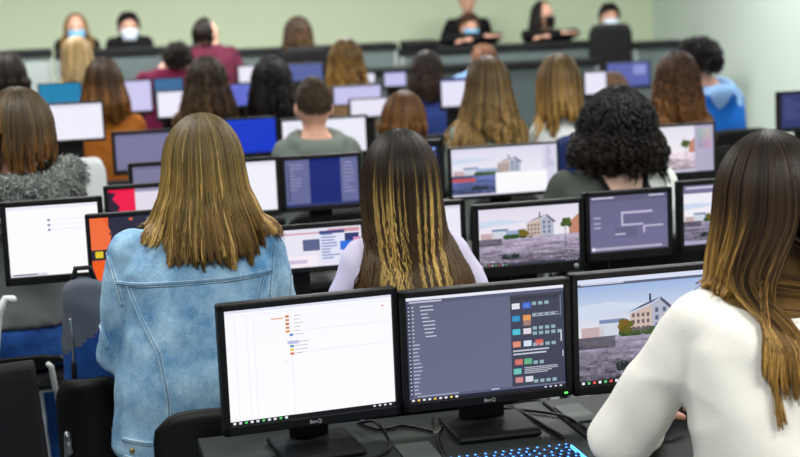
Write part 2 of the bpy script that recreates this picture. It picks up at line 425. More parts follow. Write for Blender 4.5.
def long_hair(parent, Hc, R, zb, prof, cols, stops=(0, .45, 1), N=600, M=11, rad=0.006, thick=0.02, wave=(0.006, 9.0), curl=0.0, clump=0.6, nclump=60,
              pm=118, jit=0.03, split=None, bvhs=(), seed=1, yaw=0.0, name='hair', frontlen=1.0, endfn=None, gather=0.0, tail=None, phj=0.5, var=0.22, streak=None, ends_taper=0.0, wave_from=0.0):
    rng = np.random.default_rng(seed)
    rx, ry, rz = R; cx, cy, cz = Hc
    Rm = (ry + rz) / 2
    pm = math.radians(pm)
    def path(phi, th0, off, zend, M, ph, amp, cu, phc, kk):
        n = len(phi); s = np.linspace(0, 1, M)[None, :]
        arc = Rm * np.maximum(PI / 2 - th0, 0)[:, None]
        hang = np.maximum(cz - zend, 0.0)[:, None]
        L = arc + hang; l = s * L
        th = np.minimum(th0[:, None] + l / Rm, PI / 2)
        h = np.maximum(l - arc, 0.0)
        u = np.clip(h / max(cz - zb, 1e-4), 0, 1.15)
        pu = [p[0] for p in prof]
        hw = np.interp(u, pu, [p[1] for p in prof]); bk = np.interp(u, pu, [p[2] for p in prof])
        hw = rx + (hw - rx) * 1.0; su = smooth01(u * 1.2)
        pe = phi[:, None] + (phc - phi)[:, None] * kk * su
        pe = pe * (1 - gather * smooth01(u * 1.6))
        if split:
            a = math.radians(split[0]); us = smooth01((u - split[1]) / split[2])
            pe = np.where(us > 0, np.sign(pe) * ((a + np.abs(pe) * (1 - a / pm)) * us + np.abs(pe) * (1 - us)), pe)
        if tail:
            q = ((phi > math.radians(tail[1])) & (phi < math.radians(tail[2])))[:, None]
            pe = np.where(q, pe + math.radians(tail[0]) * smooth01((u - .45) / .55), pe)
        o = off[:, None]
        sn, cs = np.sin(pe), np.cos(pe)
        X = (hw + o) * np.sin(th) * sn
        Y = -np.where(cs > 0, bk + o, (ry * 0.85 + o)) * np.sin(th) * cs
        Z = np.where(h > 0, -h, (rz + o) * np.cos(th))
        ramp = smooth01((u - wave_from) * 2.2) if curl == 0 else smooth01(l / np.maximum(L, 1e-4) * 2.5)
        w = amp[:, None] * ramp * np.sin(2 * PI * wave[1] * l + ph[:, None])
        w2 = amp[:, None] * ramp * np.cos(2 * PI * wave[1] * l + ph[:, None] * 1.3) * (0.5 if curl == 0 else 1.0)
        X = X + w * cs + w2 * sn; Y = Y + w * sn - w2 * cs
        Pp = np.stack([X, Y, Z], axis=2)
        O = np.stack([sn * np.sin(th) + 0 * u, -cs * np.sin(th) + 0 * u, np.where(h > 0, 0.0, np.cos(th)) + 0.05], axis=2)
        O /= np.linalg.norm(O, axis=2, keepdims=True)
        return Pp, O, l / np.maximum(L, 1e-4)
    def place(Pp, push=True):
        c, s = math.cos(yaw), math.sin(yaw)
        Q = np.empty_like(Pp)
        Q[..., 0] = Pp[..., 0] * c - Pp[..., 1] * s + cx; Q[..., 1] = Pp[..., 0] * s + Pp[..., 1] * c + cy; Q[..., 2] = Pp[..., 2] + cz
        return Q
    def collide(Q, eps):
        n, m, _ = Q.shape
        for b in bvhs:
            for i in range(n):
                for j in range(m):
                    if Q[i, j, 2] > cz - 0.03: continue
                    p = Vector(Q[i, j]); loc, nor, idx, d = b.find_nearest(p, 0.16)
                    if loc is None: continue
                    sd = (p - loc).dot(nor)
                    if sd < eps[i]:
                        q = p + nor * min(eps[i] - sd, 0.12); Q[i, j] = q
        return Q
    # curtain and scalp under the strands
    nG, mG = 40, 18
    ph = np.linspace(-pm, pm, nG); z0 = np.zeros(nG)
    Pg, Og, tg = path(ph, z0 + 0.02, z0 - 0.006, z0 + zb + (cz - zb) * 0.1 + jit, mG, z0, z0, 0, ph, 0.0)
    Pg = collide(place(Pg), z0 + 0.003)
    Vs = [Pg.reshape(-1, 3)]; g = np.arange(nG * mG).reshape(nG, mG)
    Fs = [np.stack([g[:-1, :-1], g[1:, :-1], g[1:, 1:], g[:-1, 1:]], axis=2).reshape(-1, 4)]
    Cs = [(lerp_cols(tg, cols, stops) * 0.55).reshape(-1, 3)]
    # front of the scalp down to the hairline
    nF, mF = 24, 6
    ph2 = np.linspace(pm, 2 * PI - pm, nF); tF = np.linspace(0.02, 0.78, mF)
    A, B = np.meshgrid(ph2, tF, indexing='ij')
    Pf = np.stack([rx * np.sin(B) * np.sin(A), -ry * np.sin(B) * np.cos(A), rz * np.cos(B)], axis=2) * 0.985
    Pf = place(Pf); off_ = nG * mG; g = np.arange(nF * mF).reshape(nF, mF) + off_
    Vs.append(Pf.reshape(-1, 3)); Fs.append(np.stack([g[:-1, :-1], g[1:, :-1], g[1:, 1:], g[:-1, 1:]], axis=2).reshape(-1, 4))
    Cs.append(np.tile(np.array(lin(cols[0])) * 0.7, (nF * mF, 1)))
    # strands
    phi = rng.uniform(-pm, pm, N); th0 = np.clip(np.abs(rng.normal(0, 0.62, N)), 0.03, 1.4)
    off = rng.uniform(0.0, thick, N)
    cl = np.sort(rng.uniform(-pm, pm, nclump)); ci = np.argmin(np.abs(phi[:, None] - cl[None, :]), axis=1)
    cph = rng.uniform(0, 2 * PI, nclump); cbr = rng.normal(1, var * 0.6, nclump); cend = rng.normal(0, jit, nclump)
    phase = cph[ci] + rng.normal(0, phj if curl == 0 else 1.2, N)
    zend = zb + cend[ci] + rng.normal(0, jit * 0.35, N)
    if endfn: zend = zend + np.array([endfn(math.degrees(p)) for p in phi])
    fr = np.clip((np.abs(phi) - math.radians(60)) / math.radians(60), 0, 1)
    zend = zend + (cz - zend) * (1 - frontlen) * fr
    amp = wave[0] * rng.uniform(0.7, 1.3, N) + curl * rng.uniform(0.6, 1.2, N)
    Ps, Os, ts = path(phi, th0, off, zend, M, phase, amp, curl, cl[ci], clump)
    Ps = collide(place(Ps), 0.004 + off * 0.6)
    c = lerp_cols(ts, cols, stops)
    if streak:
        k = ((rng.random(nclump) < streak[1])[ci] & (np.abs(phi) < math.radians(streak[3] if len(streak) > 3 else 180))).astype(float)[:, None] * smooth01((ts - streak[2]) * 4)
        c = c * (1 - k[..., None]) + np.array(lin(streak[0]))[None, None, :] * k[..., None]
    c = c * np.clip(cbr[ci] * rng.normal(1, var, N), 0.35, 1.8)[:, None, None]
    cyw, syw = math.cos(yaw), math.sin(yaw)
    Os = np.stack([Os[..., 0] * cyw - Os[..., 1] * syw, Os[..., 0] * syw + Os[..., 1] * cyw, Os[..., 2]], axis=2)
    V, F, C = strands_mesh(Ps, rad * rng.uniform(0.6, 1.25, N), c, Os)
    base = sum(len(v) for v in Vs)
    Vs.append(V); Fs.append(F + base); Cs.append(C)
    return big_mesh(name, np.concatenate(Vs), np.concatenate(Fs), np.clip(np.concatenate(Cs), 0, 1), HAIR, parent)

def short_hair(parent, Hc, R, col, N=500, length=0.035, rad=0.004, lift=0.5, curly=0.0, nape=1.95, seed=1, yaw=0.0, name='hair', vol=0.0):
    rng = np.random.default_rng(seed); rx, ry, rz = (r + vol for r in R); M = 5
    def tend(p): 
        b = np.abs(np.mod(p + PI, 2 * PI) - PI)
        return np.interp(b, [0, 0.9, 1.5, 2.0, PI], [nape, nape - .1, 1.62, 1.05, 0.78])
    ph = rng.uniform(-PI, PI, N); te = tend(ph); th0 = np.arccos(1 - rng.random(N) * (1 - np.cos(te)))
    s = np.linspace(0, 1, M)[None, :]
    l = length * rng.uniform(0.6, 1.2, N)[:, None]
    th = th0[:, None] + s * l / rz
    o = np.sin(s * PI * 0.55) * l * lift * rng.uniform(0.2, 1, N)[:, None]
    p2 = ph[:, None] + s * rng.normal(0, 0.35, N)[:, None] * l / 0.05
    X = (rx + o) * np.sin(th) * np.sin(p2); Y = -(ry + o) * np.sin(th) * np.cos(p2); Z = (rz + o) * np.cos(th)
    if curly:
        f = rng.uniform(0, 6, N)[:, None]; X = X + curly * np.sin(s * 9 + f); Y = Y + curly * np.cos(s * 8 + f); Z = Z + curly * np.sin(s * 7 + f * 1.7)
    P = np.stack([X, Y, Z], axis=2); O = P / np.linalg.norm(P, axis=2, keepdims=True)
    nF, mF = 40, 12
    a = np.linspace(-PI, PI, nF); A, T = np.meshgrid(a, np.linspace(0, 1, mF), indexing='ij'); TH = 0.02 + T * (tend(A) - 0.02)
    G = np.stack([rx * np.sin(TH) * np.sin(A), -ry * np.sin(TH) * np.cos(A), rz * np.cos(TH)], axis=2)
    g = np.arange(nF * mF).reshape(nF, mF); F1 = np.stack([g[:-1, :-1], g[1:, :-1], g[1:, 1:], g[:-1, 1:]], axis=2).reshape(-1, 4)
    def place(Q):
        c, sn = math.cos(yaw), math.sin(yaw)
        return np.stack([Q[..., 0] * c - Q[..., 1] * sn + Hc[0], Q[..., 0] * sn + Q[..., 1] * c + Hc[1], Q[..., 2] + Hc[2]], axis=2)
    cc = np.array(lin(col)); c = np.tile(cc, (N, M, 1)) * np.clip(rng.normal(1, 0.3, N), .4, 1.8)[:, None, None]
    V, F, C = strands_mesh(place(P), rad * rng.uniform(.6, 1.3, N), c, O)
    return big_mesh(name, np.concatenate([place(G).reshape(-1, 3), V]), np.concatenate([F1, F + nF * mF]), np.clip(np.concatenate([np.tile(cc * 0.6, (nF * mF, 1)), C]), 0, 1), HAIR, parent)

# ------------------------------------------------------------------ people
def hand_geo(W, d, side, up=Vector((0, 0, 1)), scale=1.0):
    """palm, four bent fingers and a thumb; d = where the fingers point"""
    d = Vector(d).normalized(); lat = d.cross(up).normalized() * side; W = Vector(W)
    nrm = lat.cross(d).normalized() * side
    k = scale
    M3 = Matrix((lat, d, nrm)).transposed()
    parts = [ball_geo(W + d * 0.045 * k, (0.040 * k, 0.052 * k, 0.016 * k), 12, 8, M3)]
    fingers = []
    for i, (o, L) in enumerate(((-.028, .070), (-.0095, .080), (.0095, .075), (.028, .058))):
        b = W + d * 0.075 * k - lat * o * k
        p1 = b + d * L * .45 * k + nrm * 0.004 * k; p2 = p1 + (d * .9 - nrm * .35).normalized() * L * .32 * k; p3 = p2 + (d * .75 - nrm * .6).normalized() * L * .25 * k
        fingers.append(tube_geo([b, p1, p2, p3], [.0092 * k, .0088 * k, .008 * k, .007 * k], 7))
    b = W + d * 0.03 * k + lat * 0.026 * k
    fingers.append(tube_geo([b, b + (d * .5 + lat * .8).normalized() * .034 * k, b + (d * .9 + lat * .75 - nrm * .2).normalized() * .062 * k], [.012 * k, .0105 * k, .008 * k], 7))
    return parts, fingers

def person(P):
    """seated (or standing) figure; local frame: faces +Y, origin on the floor under the pelvis"""
    g = P.get
    top, sz, sh, lean = P['top'], g('sz', 0.48), g('sh', 0.205), g('lean', 0.10)
    hx, hy, hyaw = g('hx', 0.0), g('hy', 0.02), math.radians(g('hyaw', 0.0))
    stand = g('stand', False); vox = g('vox', 0.013); seed = g('seed', 1)
    if stand: sz = 0.86
    k = sh / 0.205
    zs = g('zs', top - 0.335); span = zs - sz
    yl = lambda z: lean * max(0.0, min(1.2, (z - sz) / span)) ** 1.2
    xl = lambda z: hx * 0.35 * max(0.0, min(1.0, (z - sz) / span))
    Hc = Vector((hx, lean + hy, top - 0.128))
    fz = g('floor', 0.0)
    # ---- skeleton numbers
    S = [Vector((s * (sh - 0.058) + xl(zs), yl(zs), zs - 0.028)) for s in (-1, 1)]
    E = g('elbows') or [(-(sh + 0.015), 0.15, zs - 0.265), ((sh + 0.015), 0.15, zs - 0.265)]
    Wr = g('wrists') or [(-0.12, g('reach', 0.40), g('dz', 0.70) + 0.075), (0.12, g('reach', 0.40), g('dz', 0.70) + 0.075)]
    E = [Vector(e) for e in E]; Wr = [Vector(w) for w in Wr]
    def torso(o, z0, z1=None):
        bx = g('boxy', 0.0) if o else 0.0
        sec = [(sz + .012, (.150 + .02 * bx) * k, .105), (sz + .05, (.172 + .026 * bx) * k, .122), (sz + .12, (.168 + .024 * bx) * k, .122), (sz + .12 + (span - .12) * .30, (.146 + .026 * bx) * k, .108 + .008 * bx), (sz + .12 + (span - .12) * .62, .160 * k, .115),
               (zs - .07, .172 * k, .108), (zs - .02, .150 * k, .090), (zs + .022, .108 * k, .072), (zs + .05, .062, .058), (zs + .085, .050, .050)]
        out = []
        for (za, wa, da), (zb_, wb, db) in zip(sec, sec[1:]):
            if za < z0 - .004 and zb_ > z0 + .004:
                q = (z0 - za) / (zb_ - za); out.append((xl(z0), yl(z0), z0, wa + (wb - wa) * q + o, da + (db - da) * q + o))
        for z, w, d in sec:
            if z < z0 - 1e-6 or (z1 is not None and z > z1): continue
            out.append((xl(z), yl(z), z, w + o, d + o))
        return out
    # ---- body
    parts = [loft_geo(torso(0, 0)), tube_geo([(xl(zs), yl(zs), zs), Vector((hx * .8, lean + hy - 0.012, top - 0.20))], [.052, .048], 14)]
    Rz = Matrix.Rotation(hyaw, 3, 'Z')
    hp = lambda p: Hc + Rz @ Vector(p)
    parts += [ball_geo(Hc, (.075, .095, .110), 20, 14, Rz), ball_geo(hp((0, .028, -.062)), (.056, .064, .062), 16, 10, Rz), ball_geo(hp((0, .098, -.03)), (.012, .018, .022), 10, 8, Rz), ball_geo(hp((0, .075, -.098)), (.026, .02, .018), 10, 8, Rz)]
    for s in (-1, 1): parts.append(ball_geo(hp((s * .079, -.008, -.02)), (.013, .022, .034), 10, 8, Rz @ Matrix.Rotation(s * -0.35, 3, 'Z')))
    fingers = []
    for i, s in enumerate((-1, 1)):
        parts.append(tube_geo([S[i], S[i].lerp(E[i], .5), E[i], E[i].lerp(Wr[i], .4), Wr[i]], [.048, .044, .037, .036, .026], 12))
        hd = g('hands')[i] if g('hands') else (Wr[i] - E[i]) * Vector((.8, 1, 0.0)) + Vector((0, 0, -0.02))
        hpz, fs = hand_geo(Wr[i], hd, -s)
        parts += hpz; fingers += fs
    if stand:
        legs = [[(s * .09, 0.0, sz + .04), (s * .10, .01, .48), (s * .10, -.01, .10)] for s in (-1, 1)]
    else:
        ky = g('knee', .42)
        kd = g('kdrop', 0.0); kk_ = min(k, 1.0)
        legs = [[(s * .088 * kk_, .03, sz + .082), (s * .115 * kk_, ky * .6, sz + .080 - kd * .3), (s * .12 * kk_, ky, sz + .045 - kd), (s * .115 * kk_, ky - .01, sz * .5), (s * .11 * kk_, ky - .03, fz + .10)] for s in (-1, 1)]
    lr = [.080, .066, .046] if stand else [.078, .072, .056, .050, .038]
    for L in legs: parts.append(tube_geo(L, [r * .8 for r in lr], 14))
    V, F = remeshed(parts, g('bvox', 0.013), 5)
    mb = MB(); mb.v = [tuple(v) for v in V]; mb.f = F
    for v, f in fingers: mb.add(v, f)
    body = mesh_obj('person', mb.v, mb.f, g('skin', SKIN))
    body.location = (P['x'], P['y'], 0); body.rotation_euler = (0, 0, math.radians(g('rot', 0)))
    tag(body, P['label'], 'person', 'people in the computer class')
    trees = []
    # ---- clothes
    fit = g('fit', 0.016); tm = P['cloth']; hem = g('hem', sz + 0.05 if not stand else sz - 0.05)
    if hem < sz + .012: hem = sz + .012
    sl = g('sleeve', [.062, .058, .050, .046, .037])
    tp = [loft_geo(torso(fit, hem, zs + g('neck', .065)))]
    for i in range(2):
        e2 = E[i]; w2 = E[i].lerp(Wr[i], .93)
        tp.append(tube_geo([S[i], S[i].lerp(e2, .5), e2, e2.lerp(w2, .5), w2], sl, 16))
    tp += g('extra_cloth', [])
    V, F = remeshed(tp, vox, g('csm', 5), g('fold', (0.006, 9.0)), seed)
    top_o = mesh_obj(g('garment', 'sweater'), V, F, tm, body)
    bv = BVHTree.FromPolygons([Vector(v) for v in V], F); trees.append(bv)
    if g('patch'):      # a differently coloured panel of the garment: (material, test)
        top_o.data.materials.append(g('patch')[0])
        for p in top_o.data.polygons:
            c = p.center
            if g('patch')[1](c): p.material_index = 1
    tro = [loft_geo([(0, 0, z, w, d) for z, w, d in ((sz + .002, .150 * k, .108), (sz + .03, .176 * k, .128), (sz + .10, .178 * k, .130), (sz + .15, .160 * k, .120))])] if not stand else [loft_geo([(0, 0, z, w, d) for z, w, d in ((sz - .06, .15 * k, .11), (sz + .06, .172 * k, .125), (sz + .13, .16 * k, .115))])]
    for L in legs: tro.append(tube_geo([Vector(p) + Vector((0, 0, .010 if not stand else 0)) for p in L], [r + .010 for r in lr], 14))
    V, F = remeshed(tro, 0.016, 3, (0.003, 10.0), seed + 3)
    if not stand: V[:, 2] = np.maximum(V[:, 2], np.where(V[:, 1] < min(.21, g('knee', .42) - .08), sz + .001, -1))
    mesh_obj('trousers', V, F, g('trousers', cloth('charcoal', (40, 42, 48))), body)
    for L in legs:
        a = Vector(L[-1]); sp = [ball_geo((a.x, a.y + .075, fz + .045), (.046, .13, .042), 14, 10), ball_geo((a.x, a.y, fz + .075), (.043, .05, .05), 12, 8)]
        V, F = remeshed(sp, 0.014, 2); V[:, 2] = np.maximum(V[:, 2], fz + .004)
        mesh_obj('shoe', V, F, SHOE, body)
    # ---- face
    for s in (-1, 1):
        v, f = ball_geo(hp((s * .033, .088, .004)), (.013, .006, .007), 10, 6, Rz); mesh_obj('eye', v, f, EYE, body)
    v, f = ball_geo(hp((0, .088, -.072)), (.022, .007, .007), 12, 6, Rz)
    if not g('mask'): mesh_obj('mouth', v, f, LIP, body)
    else:
        n, m = 16, 10; V = []; F = []
        for j in range(m):
            for i in range(n):
                a = (i / (n - 1) - .5) * 2.3; z = -.016 - .105 * j / (m - 1)
                bul = math.sin(PI * j / (m - 1)) ** .6
                V.append(hp((.080 * math.sin(a) * (1 - .22 * (j / (m - 1)) ** 2), .03 + (.070 + .022 * bul) * math.cos(a), z)))
        for j in range(m - 1):
            for i in range(n - 1): F.append((j * n + i, j * n + i + 1, (j + 1) * n + i + 1, (j + 1) * n + i))
        o = mesh_obj('face_mask', V, F, g('mask'), body); so = o.modifiers.new('thick', 'SOLIDIFY'); so.thickness = .003
    # ---- hair
    H = dict(P['hair']); kind = H.pop('kind'); hs = H.pop('hs', (.090, .110, .124))
    th_ = H.get('thick', .004) * .7
    hs = (hs[0] - th_ * .9, hs[1] - th_ * .9, hs[2] - th_ * .5)
    HC = Vector((Hc.x, Hc.y - .006, top - th_ * 1.55 - hs[2]))
    hyw = math.radians(H.pop('hyaw', g('hyaw', 0.0)))
    if kind == 'long': long_hair(body, HC, hs, bvhs=trees, yaw=hyw, seed=seed, **H)
    else: short_hair(body, HC, hs, yaw=hyw, seed=seed, **H)
    return body, top_o, bv, Hc

# ------------------------------------------------------------------ chairs, desks
def chair(x, y, rz, label, sz=0.47, back=0.80, m=None, legm=None, w=0.42, armrest=False, floor=0.0, backw=None, bh=0.30, sd=0.40):
    t = thing('chair', (x, y, floor), rz, label, 'chair', 'classroom chairs')
    m = m or CHAIRPLASTIC; legm = legm or GREYMETAL; bw = backw or w
    s = MB(); s.box((0, sd / 2 - .2, sz - 0.021), (w, sd, 0.036), 0.016, segs=3); s.build('seat', m, t, smooth=False)
    # rounded backrest, slightly curved in plan
    n, mm = 18, 12; V = []; F = []
    for side in (0, 1):
        for j in range(mm):
            v = j / (mm - 1); z = back - bh + bh * v
            for i in range(n):
                u = (i / (n - 1) - .5) * 2
                # rounded rectangle outline
                q = max(0.0, (abs(v - .5) * 2 - .62) / .38); hw = bw / 2 * (1 - .16 * q * q * q)
                zz = z - (0.02 * abs(u) ** 6 if v > .5 else -0.02 * abs(u) ** 6)
                V.append((u * hw, -0.215 - 0.02 * v + 0.03 * u * u + (0.009 if side else -0.009), zz))
    o2 = n * mm
    for j in range(mm - 1):
        for i in range(n - 1):
            a = j * n + i
            F.append((a, a + 1, a + n + 1, a + n)); F.append((o2 + a, o2 + a + n, o2 + a + n + 1, o2 + a + 1))
    ring = [i for i in range(n)] + [j * n + n - 1 for j in range(1, mm)] + [(mm - 1) * n + i for i in range(n - 2, -1, -1)] + [j * n for j in range(mm - 2, 0, -1)]
    for a, b in zip(ring, ring[1:] + ring[:1]): F.append((b, a, a + o2, b + o2))
    mesh_obj('backrest', V, F, m, t)
    f = MB()
    q = w * .40; z_ = sz - .05
    for sx in (-1, 1): f.tube([(sx * q, sd - .25, z_), (sx * q, -.15, z_), (sx * q * .95, -.215, sz - .03), (sx * q * .9, -.240, sz + .05), (sx * q * .85, -.240, back - bh * .6)], .009, 8)
    f.tube([(-q, -.14, z_), (q, -.14, z_)], .009, 8); f.tube([(-q, sd - .26, z_), (q, sd - .26, z_)], .009, 8)
    f.build('frame', legm, t, smooth=True)
    for sx in (-1, 1):
        for sy in (-1, 1):
            l = MB(); l.tube([(sx * q, -.15 if sy < 0 else sd - .25, sz - .045), (sx * (q + .025), -.19 if sy < 0 else sd - .21, .016)], [.012, .012], 8); l.build('leg', legm, t, smooth=True)
    if armrest:
        a = MB(); a.tube([(-.07, -.20, sz - .06), (-.055, -.255, sz - .03), (-.035, -.265, sz + .12), (-.015, -.265, sz + .24), (.012, -.262, sz + .285), (.03, -.262, sz + .28)], .014, 10); a.build('back_tube', WHITEPLASTIC, t, smooth=True)
    return t

def desk(x0, x1, y0, y1, z, label, m=None, legm=None, panel=True, floor=0.0, legs=None, group='long classroom desks'):
    cx = (x0 + x1) / 2; cy = (y0 + y1) / 2
    t = thing('desk', (cx, cy, floor), 0, label, 'desk', group); z -= floor
    b = MB(); b.box((0, 0, z - .0145), (x1 - x0, y1 - y0, .027), .004); b.build('desktop', m or DESKDARK, t)
    w, d = (x1 - x0) / 2 - .05, (y1 - y0) / 2 - .05
    for sx in (-1, 1):
        for sy in (0, 1):
            l = MB(); l.box((sx * w, d - .09 + .09 * sy, (z - .03) / 2 + .001), (.035, .035, z - .032), .004); l.build('leg', legm or WHITEMETAL, t)
    if panel:
        p = MB(); p.box((0, d + .03, z - .17), (2 * w - .06, .016, .26), .003); p.build('modesty_panel', DESKDARK, t)
    return t

# ================================================================== the room
def slab(name, c, size, m, label=None):
    b = MB(); b.box(c, size); o = b.build(name, m); o['kind'] = 'structure'
    if label: o['label'] = label
    return o

def wall_mat(name, rgb):
    return mat(name, rgb, 0.9, 0.15, var=0.015, vscale=0.7, bump=0.05, bscale=90)
FLOORM = mat('floor_vinyl', (118, 126, 132), 0.32, 0.5, var=0.10, vscale=3.0)
slab('floor', (2.2, 6.5, -.05), (9.6, 15.0, .1), FLOORM, 'grey vinyl classroom floor')
slab('wall_back', (2.2, 13.85, 1.5), (9.6, .1, 3.0), wall_mat('pale_green_paint', (206, 220, 188)), 'pale green painted back wall')
slab('wall_right', (6.32, 6.5, 1.5), (.1, 14.6, 3.0), wall_mat('pale_grey_green_paint', (204, 217, 206)), 'pale grey green painted side wall')
slab('baseboard_back', (2.2, 13.79, .05), (8.1, .02, .1), mat('skirting', (90, 96, 92), .6))
slab('baseboard_right', (6.26, 6.5, .05), (.02, 14.4, .1), mat('skirting', (90, 96, 92), .6))

# ================================================================== desks
desk(0.30, 1.19, 2.76, 3.34, .668, 'grey-green desk under the white blank monitor and the slate code monitor', DESKTOP)
desk(1.20, 2.30, 2.76, 3.34, .668, 'grey-green desk where the person in the cream sweater works', DESKTOP)
desk(.045, .56, 4.0, 4.40, .735, 'dark desk in front of the blue denim jacket', legm=GREYMETAL, panel=False)
desk(.57, 1.62, 3.98, 4.40, .735, 'dark desk in front of the person in the lilac blouse')
desk(1.63, 2.75, 3.98, 4.40, .735, 'dark desk under the monitor showing grey linked boxes')
desk(-1.00, .62, 4.935, 5.46, .70, 'pale topped desk in front of the person in the fur-hooded coat', DESKLIGHT)
desk(.63, 1.96, 4.90, 5.46, .70, 'dark desk under the half navy screen behind the denim jacket')
desk(1.97, 3.10, 4.90, 5.46, .70, 'dark desk in front of the person with the large dark curls')
desk(-.60, .72, 6.30, 6.78, .70, 'dark desk under the white screen beside the rust sweater')
desk(.73, 1.74, 6.30, 6.78, .70, 'dark desk in front of the person in the grey hoodie')
desk(1.75, 2.70, 6.30, 6.78, .70, 'dark desk in front of the two long-haired blonde people')
desk(2.71, 4.20, 6.43, 6.86, .70, 'dark desk by the side wall under the slim navy monitor')
desk(-.60, .66, 7.74, 8.24, .70, 'dark desk under the teal screen')
desk(.67, 1.95, 7.74, 8.24, .70, 'dark desk in front of the brown and black curly heads')
desk(1.96, 4.20, 7.74, 8.24, .70, 'dark desk in front of the person in the blue hoodie')
desk(.60, 2.75, 9.02, 9.42, .70, 'dark desk in front of the golden-brown curls')
desk(2.76, 4.60, 9.02, 9.42, .70, 'dark desk under the blue-grey screen near the back')
desk(-.60, 1.90, 10.10, 10.5, .70, 'dark desk in front of the maroon shirt with short dark hair')

def bench(x0, x1, y, ztop, label, front=None, depth=.30, ends=True):
    t = thing('bench_counter', ((x0 + x1) / 2, y, 0), 0, label, 'counter'); w = x1 - x0
    b = MB(); b.box((0, depth / 2, ztop - .03), (w, depth, .06), .006); b.build('counter_top', BENCHTOP, t)
    p = MB(); p.box((0, .03, (ztop - .062) / 2), (w - .06, .025, ztop - .064), .003); p.build('front_panel', front or BENCHGREY, t)
    if ends:
        for s in (-1, 1):
            e = MB(); e.box((s * (w / 2 - .016), depth / 2, (ztop - .062) / 2), (.026, depth - .02, ztop - .064), .003); e.build('side_panel', front or PALEGREY, t)
    return t
bench(.10, 1.42, 12.0, 1.30, 'grey fronted counter with black top before the two masked people')
bench(1.46, 3.03, 12.0, 1.25, 'grey fronted counter behind the brown-haired person on the black chair')
bench(3.05, 4.98, 12.0, 1.19, 'long grey fronted counter under the folded arms by the wall')
bench(5.05, 5.55, 11.5, 1.18, 'short grey counter end near the side wall')
bench(2.45, 4.42, 10.8, 1.10, 'lower grey counter with black top in front of the long one')
bench(-.30, .08, 11.5, 1.34, 'pale grey podium at the end of the back counter', PALEGREY)

# ================================================================== screens
def taskbar(S, col=(12, 14, 20), n=9, seed=1, hgt=.035, layer=8):
    S.rect(0, 0, 1, hgt, col, layer); r = random.Random(seed)
    cs = [(240, 240, 245), (90, 200, 110), (90, 150, 240), (230, 90, 70), (240, 200, 80), (230, 230, 240)]
    for i in range(n):
        x = .015 + i * .034; S.rect(x, hgt * .22, x + .017, hgt * .8, cs[(i * 2 + seed) % 6] if i % 3 else (235, 238, 245), layer + 1)
    for i in range(4): S.rect(.86 + i * .033, hgt * .3, .875 + i * .033, hgt * .72, (220, 222, 230), layer + 1)

def white_editor(S):
    S.rect(0, 0, 1, 1, (253, 253, 255), 0, top=(250, 250, 255))
    S.rect(0, .975, 1, 1, (226, 228, 246), 1); S.rect(0, .945, 1, .95, (236, 238, 246), 1)
    for x in (.055, .125, .165, .385): S.rect(x, .04, x + .004, .93, (234, 236, 242), 1)
    S.rect(.27, .885, .345, .895, (244, 160, 120), 2)
    r = random.Random(4)
    for i in range(11):
        y = .905 - i * .033
        if i in (6,): continue
        c = [(222, 120, 70), (230, 150, 100), (200, 110, 70), (214, 130, 90), (226, 150, 80), (90, 140, 200), (90, 120, 190), (130, 140, 200), (90, 150, 160), (236, 200, 70), (226, 110, 70)][i]
        S.rect(.355 + (.02 if i > 4 else 0), y - .014, .378 + (.02 if i > 4 else 0), y + .006, c, 2)
        S.rect(.405, y - .006, .405 + r.uniform(.03, .09), y, (190, 178, 186), 2)
    S.rect(.36, .655, .43, .685, (196, 200, 236), 2)
    for y in (.765, .575): S.rect(.39, y, .98, y + .004, (226, 228, 236), 1)
    S.rect(.345, .50, .352, .506, (230, 120, 80), 2); S.rect(.94, .90, .95, .915, (230, 120, 90), 2)
    taskbar(S, (10, 12, 16), 10, 3, .034)

